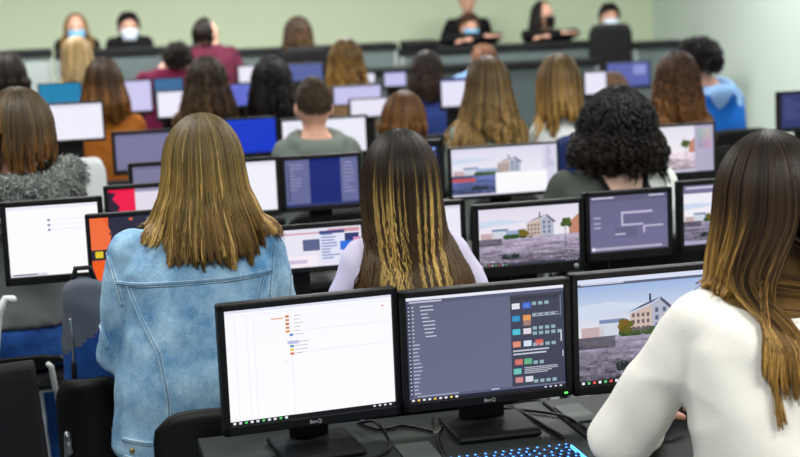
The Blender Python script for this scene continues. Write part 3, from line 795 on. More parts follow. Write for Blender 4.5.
def code_slate(S):
    S.rect(0, 0, 1, 1, (104, 109, 136), 0, top=(97, 101, 126))
    S.rect(0, .968, 1, 1, (226, 228, 244), 1, top=(240, 240, 250)); S.rect(0, .935, 1, .968, (84, 88, 114), 1)
    S.text_lines(.02, .925, .96, 1, .2, .22, (190, 194, 214), 1, 2)
    S.rect(0, .04, .028, .935, (70, 73, 98), 1)
    r = random.Random(2)
    for i in range(24):
        y = .91 - i * .036
        S.rect(.012, y - .010, .021, y, (214, 218, 232), 2)
        S.rect(.036, y - .010, .047, y, (206, 210, 226), 2)
        if i < 9: S.rect(.085 + .004 * i, y - .009, .085 + .004 * i + r.uniform(.04, .085), y, (206, 210, 228), 2)
        elif i > 9: S.rect(.040, y - .010, .040 + r.uniform(.02, .05), y, (184, 190, 210), 2)
    # tools panel
    S.rect(.655, .045, 1, .935, (60, 64, 84), 1); S.rect(.66, .88, .985, .915, (52, 54, 68), 2)
    thumbs = [(.665, .80, (226, 228, 238)), (.735, .80, (70, 110, 214)), (.665, .68, (40, 140, 196)), (.735, .68, (226, 150, 84)), (.735, .63, (150, 120, 110)), (.665, .55, (70, 190, 214)), (.735, .55, (226, 214, 224)), (.665, .43, (226, 140, 110)), (.735, .43, (214, 226, 240)), (.81, .43, (220, 90, 84)),
              (.675, .255, (206, 110, 96)), (.735, .255, (96, 176, 130)), (.665, .165, (110, 190, 184)), (.675, .08, (200, 130, 130)), (.74, .08, (214, 214, 226))]
    for x, y, c in thumbs: S.rect(x, y, x + .05, y + .055, c, 3); S.rect(x + .012, y + .012, x + .034, y + .036, tuple(min(255, int(v * .8 + 40)) for v in c), 4)
    for row, n in ((.845, 3), (.735, 4), (.605, 4), (.555, 5), (.445, 4), (.27, 2), (.085, 4)):
        for i in range(n): S.rect(.795 + i * .04, row - .02, .822 + i * .04, row + .012, (146, 176, 186), 3)
    S.text_lines(.80, .70, .745, 2, .12, .19, (150, 150, 168), 5, 4)
    S.text_lines(.735, .155, .225, 4, .12, .24, (196, 198, 210), 6, 3)
    S.text_lines(.665, .335, .40, 2, .20, .30, (196, 198, 210), 7, 3)
    S.rect(.975, .45, .983, .56, (220, 222, 232), 3); S.rect(.975, .70, .982, .90, (120, 124, 140), 3); S.rect(.985, .30, .99, .36, (230, 230, 240), 3)
    S.rect(0, .032, .655, .05, (86, 90, 120), 2); S.text_lines(.05, .036, .05, 1, .25, .3, (196, 200, 220), 3, 3); S.rect(.52, .04, .57, .048, (220, 222, 236), 3)
    taskbar(S, (34, 36, 52), 9, 2, .03)

def photo_full(S):
    S.rect(0, 0, 1, 1, (30, 30, 40), 0); street_photo(S, 0, 0.04, 1, .955, hx=.44, seed=3, hz=.45, scale=.80, ground=(128, 122, 140))
    S.rect(0, .955, 1, 1, (216, 222, 244), 7); S.rect(0, .93, 1, .955, (92, 98, 122), 7); S.text_lines(.02, .936, .952, 1, .25, .3, (226, 228, 240), 3, 8)
    taskbar(S, (14, 15, 22), 10, 5, .042)

def photo_square(S):
    S.rect(0, 0, 1, 1, (30, 30, 40), 0); street_photo(S, 0, 0.03, 1, 1, hx=.60, seed=7, hz=.46, skytop=(226, 218, 236), skylow=(236, 232, 240), ground=(150, 140, 160), second=True, scale=.85)
    taskbar(S, (60, 60, 84), 8, 5, .03)

def photo_boxed(S):
    S.rect(0, 0, 1, 1, (226, 224, 240), 0); street_photo(S, 0, 0.03, .86, 1, hx=.62, seed=9, skytop=(220, 218, 238), skylow=(236, 232, 242), ground=(84, 96, 146), scale=.8, tree=False)
    S.rect(0, .30, .22, .38, (190, 84, 92), 6); S.rect(.86, .03, 1, 1, (214, 212, 232), 6); S.text_lines(.90, .5, .95, 8, .03, .08, (170, 170, 200), 4, 7)
    S.rect(.41, .02, .90, .47, (250, 250, 253), 8); S.rect(.41, .45, .90, .47, (228, 228, 238), 9)

def photo_gallery(S):
    S.rect(0, 0, 1, 1, (216, 210, 226), 0); street_photo(S, 0, 0.0, .82, 1, hx=.36, seed=12, skytop=(226, 222, 236), skylow=(240, 236, 240), ground=(196, 180, 190), second=True, scale=.9)
    S.rect(.80, 0, 1, 1, (176, 170, 196), 7); S.mosaic(.83, .5, .97, .92, 3, 4, lambda u, v: (150 + 50 * u, 146 + 40 * v, 180), 8)
    S.rect(0, 0, .82, .06, (206, 200, 222), 7)

def grey_nodes(S):
    S.rect(0, 0, 1, 1, (112, 110, 146), 0, top=(104, 102, 136)); S.rect(0, .9, 1, 1, (94, 92, 122), 1)
    S.text_lines(.03, .92, .98, 1, .28, .3, (206, 202, 224), 1, 2); S.text_lines(.76, .92, .98, 1, .2, .2, (200, 198, 220), 2, 2)
    for x0, y0, x1, y1 in ((.40, .66, .80, .70), (.40, .44, .68, .475), (.40, .44, .425, .70), (.68, .40, .94, .43), (.68, .30, .705, .43)): S.rect(x0, y0, x1, y1, (190, 184, 210), 3)
    S.rect(.42, .475, .80, .66, (104, 102, 138), 2); S.rect(.32, .24, .60, .42, (98, 98, 130), 2); S.text_lines(.32, .25, .31, 1, .13, .14, (196, 192, 216), 3, 3)
    for y in (.60, .50, .42): S.rect(.05, y, .14, y + .03, (170, 166, 196), 2)
    S.rect(0, 0, 1, .09, (112, 108, 140), 2); S.rect(.03, .025, .92, .07, (178, 172, 196), 3); S.rect(.02, .02, .06, .08, (226, 224, 236), 4)

def split_photo(S):
    S.rect(0, 0, 1, 1, (226, 222, 238), 0); S.rect(0, .86, 1, 1, (116, 112, 146), 1); S.text_lines(.04, .9, .97, 1, .5, .6, (206, 204, 226), 1, 2)
    street_photo(S, 0, .06, 1, .86, hx=.45, seed=20, skytop=(236, 234, 242), skylow=(240, 238, 244), ground=(126, 120, 140), pale=True, scale=.6); S.rect(0, 0, 1, .06, (170, 166, 196), 7)

def multi_windows(S):
    S.rect(0, 0, 1, 1, (232, 228, 242), 0); S.rect(.02, .86, .98, .96, (206, 150, 160), 1); S.rect(.02, .90, .6, .96, (226, 224, 238), 2)
    S.rect(.30, .42, .56, .72, (92, 100, 140), 2); S.rect(.50, .08, .80, .92, (224, 226, 246), 3); S.text_lines(.52, .14, .84, 9, .1, .24, (130, 140, 190), 3, 4); S.rect(.50, .84, .80, .92, (60, 70, 130), 4)
    S.rect(.78, .12, .97, .82, (40, 52, 110), 2); S.rect(.74, .38, .92, .62, (40, 110, 220), 5); S.rect(.9, .42, .99, .7, (214, 140, 190), 5)
    S.rect(.04, .02, .46, .30, (244, 236, 244), 3); S.rect(.1, .1, .34, .2, (206, 190, 220), 4)

def plain(col, header=None, lines=0, lc=(190, 190, 214), bar=None, seed=1):
    def d(S):
        S.rect(0, 0, 1, 1, col, 0)
        if header: S.rect(0, .93, 1, 1, header, 1)
        if lines: S.text_lines(.06, .2, .85, lines, .1, .5, lc, seed, 2, .25)
        if bar: S.rect(0, 0, 1, .05, bar, 1)
    return d

def white_sheet(S):
    S.rect(0, 0, 1, 1, (252, 252, 255), 0); S.rect(0, .95, 1, 1, (238, 238, 248), 1)
    for y in (.8, .73, .66): S.rect(.44, y - .03, .47, y, (120, 130, 170), 2); S.rect(.48, y - .015, .85, y - .008, (226, 228, 236), 2)
    S.rect(0, 0, .4, .04, (214, 216, 226), 1); S.text_lines(.03, .008, .035, 1, .26, .28, (90, 94, 110), 1, 2, .6)

def white_rows(S):
    S.rect(0, 0, 1, 1, (240, 238, 250), 0); S.rect(0, .9, 1, 1, (226, 224, 242), 1); S.rect(.12, .68, .16, .84, (196, 194, 214), 2)
    for y in (.62, .5, .3): S.rect(.03, y, .97, y + .012, (228, 226, 242), 2)

def orange_poster(S):
    S.rect(0, 0, 1, 1, (238, 88, 24), 0, top=(232, 96, 40))
    r = random.Random(3)
    S.rect(.26, .0, 1, 1, (42, 40, 60), 1)
    S.poly([(0, .55), (.25, .62), (.3, .8), (.18, 1), (0, 1)], (240, 110, 60), 2)
    S.poly([(.05, .05), (.28, .02), (.36, .3), (.2, .46), (.04, .4)], (244, 92, 20), 2)
    S.rect(0, .47, .34, .60, (44, 38, 50), 3); S.rect(.05, .5, .16, .58, (226, 200, 40), 4); S.rect(.2, .49, .3, .57, (214, 214, 226), 4)
    for i in range(30): x, y = r.uniform(.2, .9), r.uniform(.1, .95); S.rect(x, y, x + .05, y + .03, r.choice([(200, 196, 214), (120, 110, 140), (226, 90, 50), (60, 50, 70)]), 3)

def pink_poster(S):
    S.rect(0, 0, 1, 1, (226, 218, 232), 0); S.rect(0, .0, .34, 1, (236, 18, 72), 1)
    S.poly([(0, .55), (.08, .6), (.14, .74), (.05, .86), (.1, .95), (0, .97)], (44, 24, 48), 2)
    S.poly([(.05, .2), (.2, .22), (.32, .36), (.36, .52), (.2, .5), (.08, .38)], (30, 24, 44), 2)
    S.poly([(.16, .34), (.24, .36), (.22, .44), (.17, .42)], (120, 130, 170), 3)
    S.rect(.36, .34, .6, .55, (70, 66, 92), 2); S.rect(.34, .95, 1, 1, (150, 146, 176), 2)

def navy_split(S):
    S.rect(0, 0, 1, 1, (100, 104, 150), 0); S.rect(.33, .04, .76, 1, (8, 30, 112), 1); S.rect(0, .0, 1, .05, (40, 52, 110), 2)
    S.text_lines(.05, .3, .9, 8, .06, .2, (150, 152, 190), 2, 2, .25); S.text_lines(.8, .2, .9, 9, .06, .16, (158, 158, 196), 5, 2, .25); S.rect(.03, .1, .06, .9, (70, 74, 110), 2)

def icon_column(S):
    S.rect(0, 0, 1, 1, (10, 14, 34), 0); S.rect(0, .1, .55, .9, (70, 96, 160), 1)
    for i in range(6): S.rect(.72, .86 - i * .12, .88, .93 - i * .12, [(120, 150, 230), (90, 120, 214), (200, 210, 240)][i % 3], 2)

# the three monitors of the nearest desk
M = monitor
M((.562, 3.155, .668), .436, .312, .060, 'wide black monitor showing a nearly empty white editor page', white_editor, rz=.07, tilt=-.03, brand='BenQ', base_w=.20, neck_w=.095)
M((.995, 3.155, .668), .432, .296, .066, 'wide black monitor showing slate code page with thumbnail tool panel', code_slate, rz=.0, tilt=-.03, brand='BenQ', led=LEDGREEN, base_w=.21, neck_w=.115)
M((1.452, 3.165, .668), .466, .308, .058, 'wide black monitor showing the house photo beside the cream sweater', photo_full, rz=.0, tilt=-.03, brand='BenQ', base_w=.20)
# second desks
M((-.006, 4.17, .735), .292, .246, .186, 'small black monitor with white page in front of the fur-hooded coat', white_sheet, off=.115, base_w=.10, neck_w=.06)
M((.197, 4.06, .735), .226, .268, .128, 'narrow monitor with orange poster beside the denim sleeve', orange_poster, base_w=.09, bez=.012, off=.065)
M((.790, 4.20, .735), .298, .150, .148, 'low screen with overlapping windows between denim jacket and lilac blouse', multi_windows, base_w=.12, off=-.07, tilt=-.12, chin=.016)
M((1.178, 4.20, .735), .168, .186, .153, 'small white screen partly behind the wavy golden brown hair', plain((236, 234, 246), (214, 212, 230)), base_w=.10)
M((1.465, 4.17, .735), .370, .236, .086, 'black monitor showing the sunlit square and white house photo', photo_square, buttons=True, chin=.036, base_w=.18, tilt=-.02)
M((1.808, 4.17, .735), .304, .226, .110, 'black monitor showing grey linked boxes in front of the large dark curls', grey_nodes, chin=.03, base_w=.16)
M((2.140, 4.17, .735), .312, .236, .115, 'monitor with split photo page next to the brown and gold hair', split_photo, base_w=.16)
# third desks
M((.328, 5.03, .70), .306, .278, .103, 'monitor with hot pink poster beside the ash blonde hair', pink_poster, base_w=.12)
M((.415, 5.29, .70), .270, .19, .237, 'small lilac grey screen above the hot pink poster', plain((122, 120, 152), (108, 106, 138)), base_w=.12)
M((.735, 5.18, .70), .198, .224, .208, 'white screen just beside the ash blonde hair', plain((240, 240, 250), (228, 228, 242)), base_w=.14)
M((.994, 5.18, .70), .312, .212, .216, 'monitor with navy middle band under the grey hoodie', navy_split, base_w=.16, chin=.02)
M((1.388, 5.18, .70), .180, .232, .226, 'dark narrow screen with a column of blue icons', icon_column, base_w=.12)
M((1.723, 5.18, .70), .450, .206, .215, 'wide screen with house photo and white box overlay', photo_boxed, base_w=.18, bez=.008, chin=.014)
M((2.418, 5.20, .70), .436, .212, .246, 'wide screen with bright house gallery beside the large dark curls', photo_gallery, base_w=.16, bez=.010, chin=.016)
M((2.545, 4.99, .70), .360, .212, .040, 'pale page screen below the bright house gallery', plain((232, 230, 242), (126, 122, 154), 3), base_w=.12)
# fourth desks
M((.110, 6.50, .70), .288, .182, .396, 'white page screen in front of the rust sweater', white_rows, base_w=.16, bez=.010, chin=.014)
M((.456, 6.50, .70), .356, .20, .232, 'lilac grey screen behind the ash blonde hair', plain((120, 118, 154), (112, 110, 146)), base_w=.16)
M((.905, 6.50, .70), .280, .190, .274, 'bright blue screen beside the grey hoodie', plain((8, 52, 196), (18, 66, 206), 0, bar=(10, 44, 170)), base_w=.16, bez=.010)
M((1.268, 6.50, .70), .424, .194, .254, 'white screen behind the grey hoodie', plain((236, 236, 248), (224, 224, 240), 2, (226, 226, 240)), base_w=.16, bez=.012)
M((3.821, 6.50, .70), .350, .212, .232, 'slate navy monitor by the side wall', plain((44, 50, 104), (54, 60, 112), 6, (90, 96, 150)), base_w=.16)
# fifth desks
M((.082, 8.00, .70), .240, .20, .380, 'teal blue screen beside the rust sweater', plain((18, 126, 172), (20, 134, 180)), base_w=.14, bez=.008)
M((.494, 8.02, .70), .186, .20, .376, 'lilac white screen beyond the rust sweater', plain((206, 202, 240), (190, 188, 228)), base_w=.10, bez=.008)
M((.690, 7.88, .70), .190, .17, .345, 'small white screen left of the brown curls', plain((238, 236, 252), (226, 224, 246)), base_w=.10, bez=.008)
M((.690, 8.14, .70), .170, .17, .400, 'steel blue screen behind the small white screen', plain((58, 104, 152), (64, 110, 156)), base_w=.10, bez=.006)
M((1.074, 8.00, .70), .150, .15, .377, 'small blue violet screen between the brown and black curls', plain((96, 108, 206), (120, 130, 220)), base_w=.10, bez=.008)
M((1.797, 8.14, .70), .300, .122, .352, 'lilac screen above the grey hoodie', plain((198, 194, 236), (180, 178, 222)), base_w=.10, bez=.008, chin=.012)
M((1.809, 7.90, .70), .230, .118, .296, 'low white screen beside the grey hoodie and auburn hair', plain((232, 228, 244), (214, 212, 234)), base_w=.10, bez=.008, chin=.012)
M((2.368, 8.00, .70), .198, .19, .305, 'white screen between the navy sweater and the wavy blonde hair', plain((228, 226, 246), (70, 84, 160)), base_w=.10, bez=.008)
M((3.050, 8.00, .70), .200, .175, .318, 'navy screen beside the straight golden hair', plain((28, 44, 110), (36, 52, 120), 2, (60, 76, 150)), base_w=.10, bez=.008)
M((3.265, 8.03, .70), .15, .16, .330, 'narrow white screen above the large dark curls', plain((232, 230, 246), (214, 212, 234)), base_w=.08, bez=.006)
# sixth desks
M((1.297, 9.22, .70), .120, .13, .430, 'tiny white screen above the black curls', plain((236, 234, 250)), base_w=.08, bez=.006)
M((1.690, 9.22, .70), .24, .14, .420, 'dull blue screen below the black chair', plain((84, 98, 156), (92, 106, 164)), base_w=.10, bez=.008)
M((1.930, 9.26, .70), .10, .12, .440, 'tiny white screen left of the golden-brown curls', plain((232, 230, 250)), base_w=.08, bez=.006)
M((2.119, 9.22, .70), .09, .09, .385, 'tiny white screen right of the golden-brown curls', plain((228, 228, 244)), base_w=.07, bez=.006)
M((2.300, 9.22, .70), .16, .12, .355, 'tiny lilac screen left of the navy sweater', plain((196, 194, 236), (110, 116, 180)), base_w=.08, bez=.006)
def blue_patch(S): S.rect(0, 0, 1, 1, (88, 98, 168), 0); S.rect(.62, .5, .92, .9, (140, 148, 206), 1); S.rect(0, 0, 1, .1, (70, 80, 150), 1)
M((3.998, 9.22, .70), .338, .20, .265, 'blue grey screen in front of the short counter end', blue_patch, base_w=.14, bez=.010)

# ================================================================== things on the nearest desk
def keyboard():
    t = thing('keyboard', (.905, 2.855, .668), 0, 'black keyboard with blue backlit keys beside the cream sleeve', 'keyboard')
    W, D = .44, .145
    b = MB(); b.box((0, 0, .0095), (W, D, .017), .005); b.build('body', KEYBLACK, t)
    g = MB(); g.box((0, 0, .0187), (W - .02, D - .02, .0012)); g.build('backlight', KEYGLOW, t)
    k = MB(); lg = MB(); p = .0192
    for r in range(6):
        y = D / 2 - .02 - r * .0205; x = -W / 2 + .018; r0 = random.Random(r)
        while x < W / 2 - .022:
            w = p * (1 if r0.random() < .88 else 1.5)
            if r == 5 and abs(x + .02) < .012: w = p * 5.5
            w = min(w, W / 2 - .014 - x)
            k.box((x + w / 2, y, .0235), (w - .0040, .0162, .0085), .0018, segs=1); lg.box((x + w / 2 - .002, y + .002, .0281), (.0038, .0046, .0006)); x += w
    k.build('keys', KEYBLACK, t)
    lg.build('key_legends', KEYGLOW, t)
    l = MB(); l.box((W / 2 - .006, 0, .0195), (.0035, D - .012, .002)); l.build('edge_light', LEDBLUE, t)
keyboard()

def cable(pts, r, label, m=CABLE, res=10):
    P = []
    for i in range(len(pts) - 1):
        p0 = Vector(pts[max(i - 1, 0)]); p1 = Vector(pts[i]); p2 = Vector(pts[i + 1]); p3 = Vector(pts[min(i + 2, len(pts) - 1)])
        for k in range(res):
            u = k / res
            P.append(.5 * ((2 * p1) + (p2 - p0) * u + (2 * p0 - 5 * p1 + 4 * p2 - p3) * u * u + (3 * p1 - p0 - 3 * p2 + p3) * u ** 3))
    P.append(Vector(pts[-1])); v, f = tube_geo(P, r, 8)
    return tag(mesh_obj('cable', v, f, m), label, 'cable')
zt = .6735
cable([(.70, 3.30, zt), (.74, 3.23, zt), (.80, 3.24, zt), (.86, 3.17, zt)], .0045, 'black cable curling behind the white editor monitor')
cable([(.69, 3.265, zt + .01), (.72, 3.20, zt + .03), (.735, 3.12, zt), (.70, 3.05, zt), (.64, 3.02, zt)], .004, 'black cable looping beside the white editor monitor stand')
cable([(.885, 3.27, zt), (.872, 3.2, zt), (.85, 3.10, zt), (.83, 2.98, zt)], .0045, 'black cable running down beside the slate monitor base')
cable([(1.10, 3.29, zt), (1.115, 3.21, zt), (1.125, 3.12, zt), (1.135, 3.02, zt)], .005, 'thick black cable lying across the desk by the keyboard')
cable([(1.06, 3.30, zt), (1.14, 3.24, zt), (1.20, 3.17, zt), (1.21, 3.06, zt)], .004, 'thin black cable in front of the house photo monitor')
p = thing('cable_plug', (.862, 3.155, .668), -.5, 'small silver cable plug lying on the desk', 'plug')
b = MB(); b.box((0, 0, .008), (.014, .032, .014), .003); b.build('plug_shell', SILVER, p)
b = MB(); b.box((0, .026, .008), (.017, .02, .0155), .004); b.build('plug_grip', BLACK, p)
def flap(x, y, w, d, rz, label):
    o = MB(); o.box((0, 0, .002), (w, d, .0032), .001); q = o.build('cable_flap', DESKFLAP); q.location = (x, y, .6684); q.rotation_euler = (0, 0, rz)
    return tag(q, label, 'cable flap')
flap(.785, 3.03, .085, .16, .0, 'pale cable flap between the two left monitor stands')
flap(1.24, 3.20, .07, .14, .0, 'pale cable flap by the cream sleeve')

# ================================================================== chairs without people
chair(.054, 4.105, 0.0, 'black chair with the grey bag on it beside the denim sleeve', sz=.50, back=.70, w=.18, sd=.30, bh=.34, legm=GREYMETAL, m=CHAIRPLASTIC)
chair(-.30, 3.62, 0.0, 'black chair with the black coat over it under the white page monitor', sz=.47, back=.86, legm=GREYMETAL)
chair(.13, 6.08, 0.0, 'empty white-backed chair behind the fur-hooded coat', sz=.47, back=1.095, w=.18, bh=.36, m=WHITEPLASTIC)
chair(4.79, 11.63, 0.0, 'tall black chair in front of the masked person by the side wall', sz=.62, back=1.36, w=.40, bh=.60, m=SOFTBLACK)

def backpack():
    t = thing('backpack', (.066, 3.946, .505), 0, 'grey and blue backpack with zip standing beside the denim sleeve', 'bag')
    V, F = remeshed([loft_geo([(0, 0, z, w, d) for z, w, d in ((.0, .055, .028), (.02, .066, .038), (.14, .072, .042), (.30, .070, .042), (.40, .064, .036), (.45, .055, .028), (.47, .02, .012))], 24, 2.6)], .011, 5, (.006, 10), 4)
    V[:, 2] = np.maximum(V[:, 2], .001); o = mesh_obj('bag_body', V, F, cloth('bag_grey', (96, 102, 112)), t)
    o.data.materials.append(JEANS)
    for pl in o.data.polygons:
        if pl.center.z < .30 + .05 * pl.center.x / .08: pl.material_index = 1
    v, f = tube_geo([(-.045, -.040, .36), (-.043, -.045, .28), (-.045, -.046, .22)], .004, 8); mesh_obj('zip', v, f, SILVER, t)
    v, f = tube_geo([(-.045, -.047, .235), (-.046, -.051, .20)], .007, 8); mesh_obj('zip_pull', v, f, BLACK, t)
    v, f = tube_geo([(-.03, .0, .455), (-.02, .0, .495), (.02, .0, .495), (.03, .0, .455)], .008, 8); mesh_obj('handle', v, f, BLACK, t)
backpack()

def coat_on_chair():
    n, m = 30, 26; V = []; F = []
    for j in range(m):
        v = j / (m - 1)
        for i in range(n):
            u = i / (n - 1) - .5
            if v < .18: y = .235 - .0; 
            ang = v / .2
            fold = .012 * math.sin(u * 34 + v * 3) + .010 * math.sin(u * 17 - v * 5)
            w = .44 + .10 * v
            if v < .2: yy = .035 - .07 * ang; z = .775 + .012 * math.sin(ang * PI)
            else: yy = -.035 - .05 * (v - .2) - abs(fold) * (v - .1) * 1.6; z = .775 - (v - .2) * .78
            V.append((u * w, yy - .255, z + .02 * abs(u)))
    for j in range(m - 1):
        for i in range(n - 1): F.append((j * n + i, j * n + i + 1, (j + 1) * n + i + 1, (j + 1) * n + i))
    o = mesh_obj('coat', V, F, cloth('black_coat', (22, 22, 26))); s = o.modifiers.new('thick', 'SOLIDIFY'); s.thickness = .010; s.offset = 1
    o.location = (-.30, 3.62, .10)
    tag(o, 'black coat hanging over the chair back under the white page monitor', 'coat')
coat_on_chair()
o = thing('equipment_case', (3.25, 12.10, 1.191), 0, 'flat black case lying on the long back counter', 'case')
b = MB(); b.box((0, 0, .035), (.31, .22, .068), .012); b.build('case_body', BLACK, o)
v, f = tube_geo([(-.06, -.112, .035), (-.05, -.135, .035), (.05, -.135, .035), (.06, -.112, .035)], .006, 8); mesh_obj('handle', v, f, BLACK, o)

# ================================================================== people
def seat_for(P, label, back=.80, **kw):
    floor = kw.pop('floor', 0.0)
    a = math.radians(P.get('rot', 0)); kn = P.get('knee', .42)
    if kn < .35: kw.setdefault('sd', .20 + kn - .125)
    return chair(P['x'], P['y'], a, label, sz=P.get('sz', .48) - .003, back=back, **kw)

BROWN = [(44, 32, 24), (78, 56, 36), (120, 86, 50)]
prof = lambda w, b=.15: [(0, .092, .11), (.35, .092 + (w - .092) * .45, .11 + (b - .11) * .5), (.7, .092 + (w - .092) * .85, b), (1, w, b), (1.2, w, b)]

# the person nearest the camera
A = dict(x=1.425, y=2.50, sz=.46, top=1.428, zs=1.058, sh=.196, lean=.13, hx=.035, hy=.02, hyaw=0, cloth=cloth('cream_knit', (246, 244, 233), .012, .22, 260), fit=.022, sleeve=[.066, .066, .068, .064, .044],
         elbows=[(-.262, .25, .752), (.24, .25, .765)], wrists=[(-.10, .44, .725), (.13, .44, .725)], neck=.090, fold=(.014, 6.0), vox=.010, seed=11, csm=7, bvox=.011, hem=.47,
         label='person in a cream sweater working at the house photo monitor', trousers=cloth('dark_blue', (34, 40, 58)),
         hair=dict(kind='long', hs=(.106, .124, .134), zb=.985, prof=[(0, .094, .112), (.3, .104, .118), (.6, .116, .13), (1, .130, .15), (1.2, .13, .15)], cols=[(30, 25, 20), (70, 52, 34), (158, 120, 62)], stops=(0, .5, 1), N=7000, M=22, rad=.0021, thick=.022,
                   wave=(.005, 3.2), clump=.45, nclump=130, jit=.03, pm=104, tail=(38, -50, -14), split=(26, .0, .62), endfn=lambda p: .115 if p < -50 else (-.045 if p < 0 else -.03), var=.30, streak=((172, 134, 70), .30, .50)))
a_body, a_top, a_bv, a_H = person(A)
seat_for(A, 'dark chair of the person in the cream sweater', .74)
# half-up twist of hair round the crown
pts = []
for i in range(15):
    p = math.radians(-98 + i * 9.5) + math.radians(-8); th = math.radians(58 + 6 * math.sin(i / 14 * PI) + i * .9)
    pts.append((a_H.x + .1115 * math.sin(th) * math.sin(p), a_H.y - .006 - .1300 * math.sin(th) * math.cos(p), 1.428 - .152 + .1425 * math.cos(th)))
v, f = tube_geo(pts, [.0012 + .0026 * math.sin(i / 14 * PI) for i in range(15)], 8)
o = mesh_obj('hair_twist', v, f, HAIR, a_body, colors=[(*lin((176, 134, 66)), 1)] * len(v)); o['label'] = 'golden strand drawn round the crown'

# denim jacket
B = dict(x=.345, y=3.60, sz=.53, top=1.435, sh=.224, boxy=1.35, lean=.11, hx=.05, hy=.03, cloth=DENIM, garment='denim_jacket', fit=.022, sleeve=[.066, .060, .055, .052, .044], hem=.562, neck=.075, dz=.735, csm=4,
         elbows=[(-.215, .10, .81), (.250, .12, .82)], wrists=[(.02, .44, .80), (.15, .44, .80)], fold=(.009, 8.0), vox=.010, seed=5, label='person in a light blue denim jacket with ash blonde hair', trousers=cloth('charcoal', (44, 44, 50)),
         hair=dict(kind='long', hs=(.100, .116, .128), zb=1.075, prof=[(0, .090, .108), (.3, .100, .118), (.65, .134, .14), (1, .160, .165), (1.2, .16, .165)], cols=[(84, 73, 46), (134, 110, 60), (112, 84, 40)], stops=(0, .5, 1), N=7500, M=18, rad=.0022, thick=.020,
                   wave=(.004, 6.0), clump=.50, nclump=110, jit=.014, pm=92, endfn=lambda p: .030 if abs(p) > 42 else 0.0, var=.30, streak=((184, 152, 88), .32, .15)))
b_body, b_top, b_bv, b_H = person(B)
B['x'] += .082; seat_for(B, 'black chair with rounded back holding the denim jacket person', .728, bh=.33, w=.46); B['x'] -= .082
def seam(pts2, side, name='seam', r=.0036, m=DENIMSEAM):
    """seam line laid over the jacket: (x, z) points dropped onto the cloth from behind"""
    P = []
    for (x0, z0), (x1, z1) in zip(pts2, pts2[1:]):
        for k in range(12):
            u = k / 12; x = x0 + (x1 - x0) * u; z = z0 + (z1 - z0) * u
            h = b_bv.ray_cast(Vector((x, -.6, z)), Vector((0, 1, 0)))
            if h[0] is not None: P.append(h[0] + Vector((0, -.001, 0)))
    if len(P) < 3: return
    # dark line between two pale rows of stitching reads as a felled seam
    v, f = tube_geo(P, r, 8, flat=.45); o = mesh_obj(name, v, f, DENIMDARK, b_top); o['label'] = 'darker felled seam'
    T = (P[-1] - P[0]).normalized(); n_ = Vector((-T.z, 0, T.x))
    for s_ in (-.62, .62):
        Q = [p + n_ * r * s_ + Vector((0, -r * .42, 0)) for p in P]
        v, f = tube_geo(Q, .0023, 6); q = mesh_obj('stitching', v, f, DENIMSEAM, b_top); q['label'] = 'pale row of stitching'
zy = 1.012
seam([(-.200, zy - .004), (-.10, zy), (.10, zy + .002), (.205, zy + .004)], 0, 'yoke_seam', .0075)
for s in (-1, 1):
    seam([(s * .175, zy - .005), (s * .150, .93), (s * .112, .84), (s * .098, .72), (s * .100, .618)], s, 'back_seam', .0065)
    seam([(s * .215, 1.075), (s * .200, 1.00), (s * .19, .95)], s, 'armhole_seam', .0065)
    seam([(s * .262, .985), (s * .250, .90), (s * .235, .83)], s, 'sleeve_seam', .006)
seam([(-.215, .622), (-.10, .614), (.10, .614), (.19, .62)], 0, 'waistband_seam', .0065)
seam([(-.215, .578), (-.10, .572), (.10, .572), (.19, .578)], 0, 'hem_seam', .0065)
for bx_, bz_ in ((-.196, .598), (-.128, .594), (.115, .594)):
    h = b_bv.ray_cast(Vector((bx_, -.6, bz_)), Vector((0, 1, 0)))
    if h[0] is not None:
        v, f = ball_geo(h[0] + Vector((0, -.003, 0)), (.0075, .004, .0075), 12, 8); mesh_obj('jacket_button', v, f, BRASS, b_top)
# collar
v, f = tube_geo([(.035 + .070 * math.sin(a), .115 + .004 - .066 * math.cos(a), 1.435 - .335 + .066) for a in np.linspace(-2.4, 2.4, 22)], .020, 10, flat=1.2)
mesh_obj('collar', v, f, DENIM, b_top)

# lilac blouse
C_ = dict(x=.948, y=3.61, sz=.50, top=1.361, sh=.182, lean=.12, hx=-.01, hy=.02, cloth=cloth('lilac_blouse', (206, 200, 224), .03, .15, 80), garment='blouse', fit=.020, sleeve=[.062, .062, .058, .052, .036], dz=.735, reach=.38, fold=(.008, 9.0), vox=.010, seed=8,
          elbows=[(-.215, .10, .80), (.215, .10, .80)], wrists=[(-.08, .40, .80), (.10, .40, .80)], label='person in a lilac blouse with long wavy golden-tipped brown hair',
          hair=dict(kind='long', hs=(.100, .116, .128), zb=.80, prof=[(0, .088, .108), (.25, .098, .12), (.55, .118, .14), (1, .125, .15), (1.2, .125, .15)], cols=[(28, 24, 19), (58, 44, 28), (96, 72, 40)], stops=(0, .35, 1), N=5200, M=34, rad=.0026, thick=.022,
                    wave=(.0046, 13.0), phj=.30, clump=.86, nclump=64, jit=.04, pm=92, gather=.34, var=.30, streak=((196, 164, 92), .42, .16, 58)))
person(C_); seat_for(C_, 'dark chair of the person in the lilac blouse', .74)

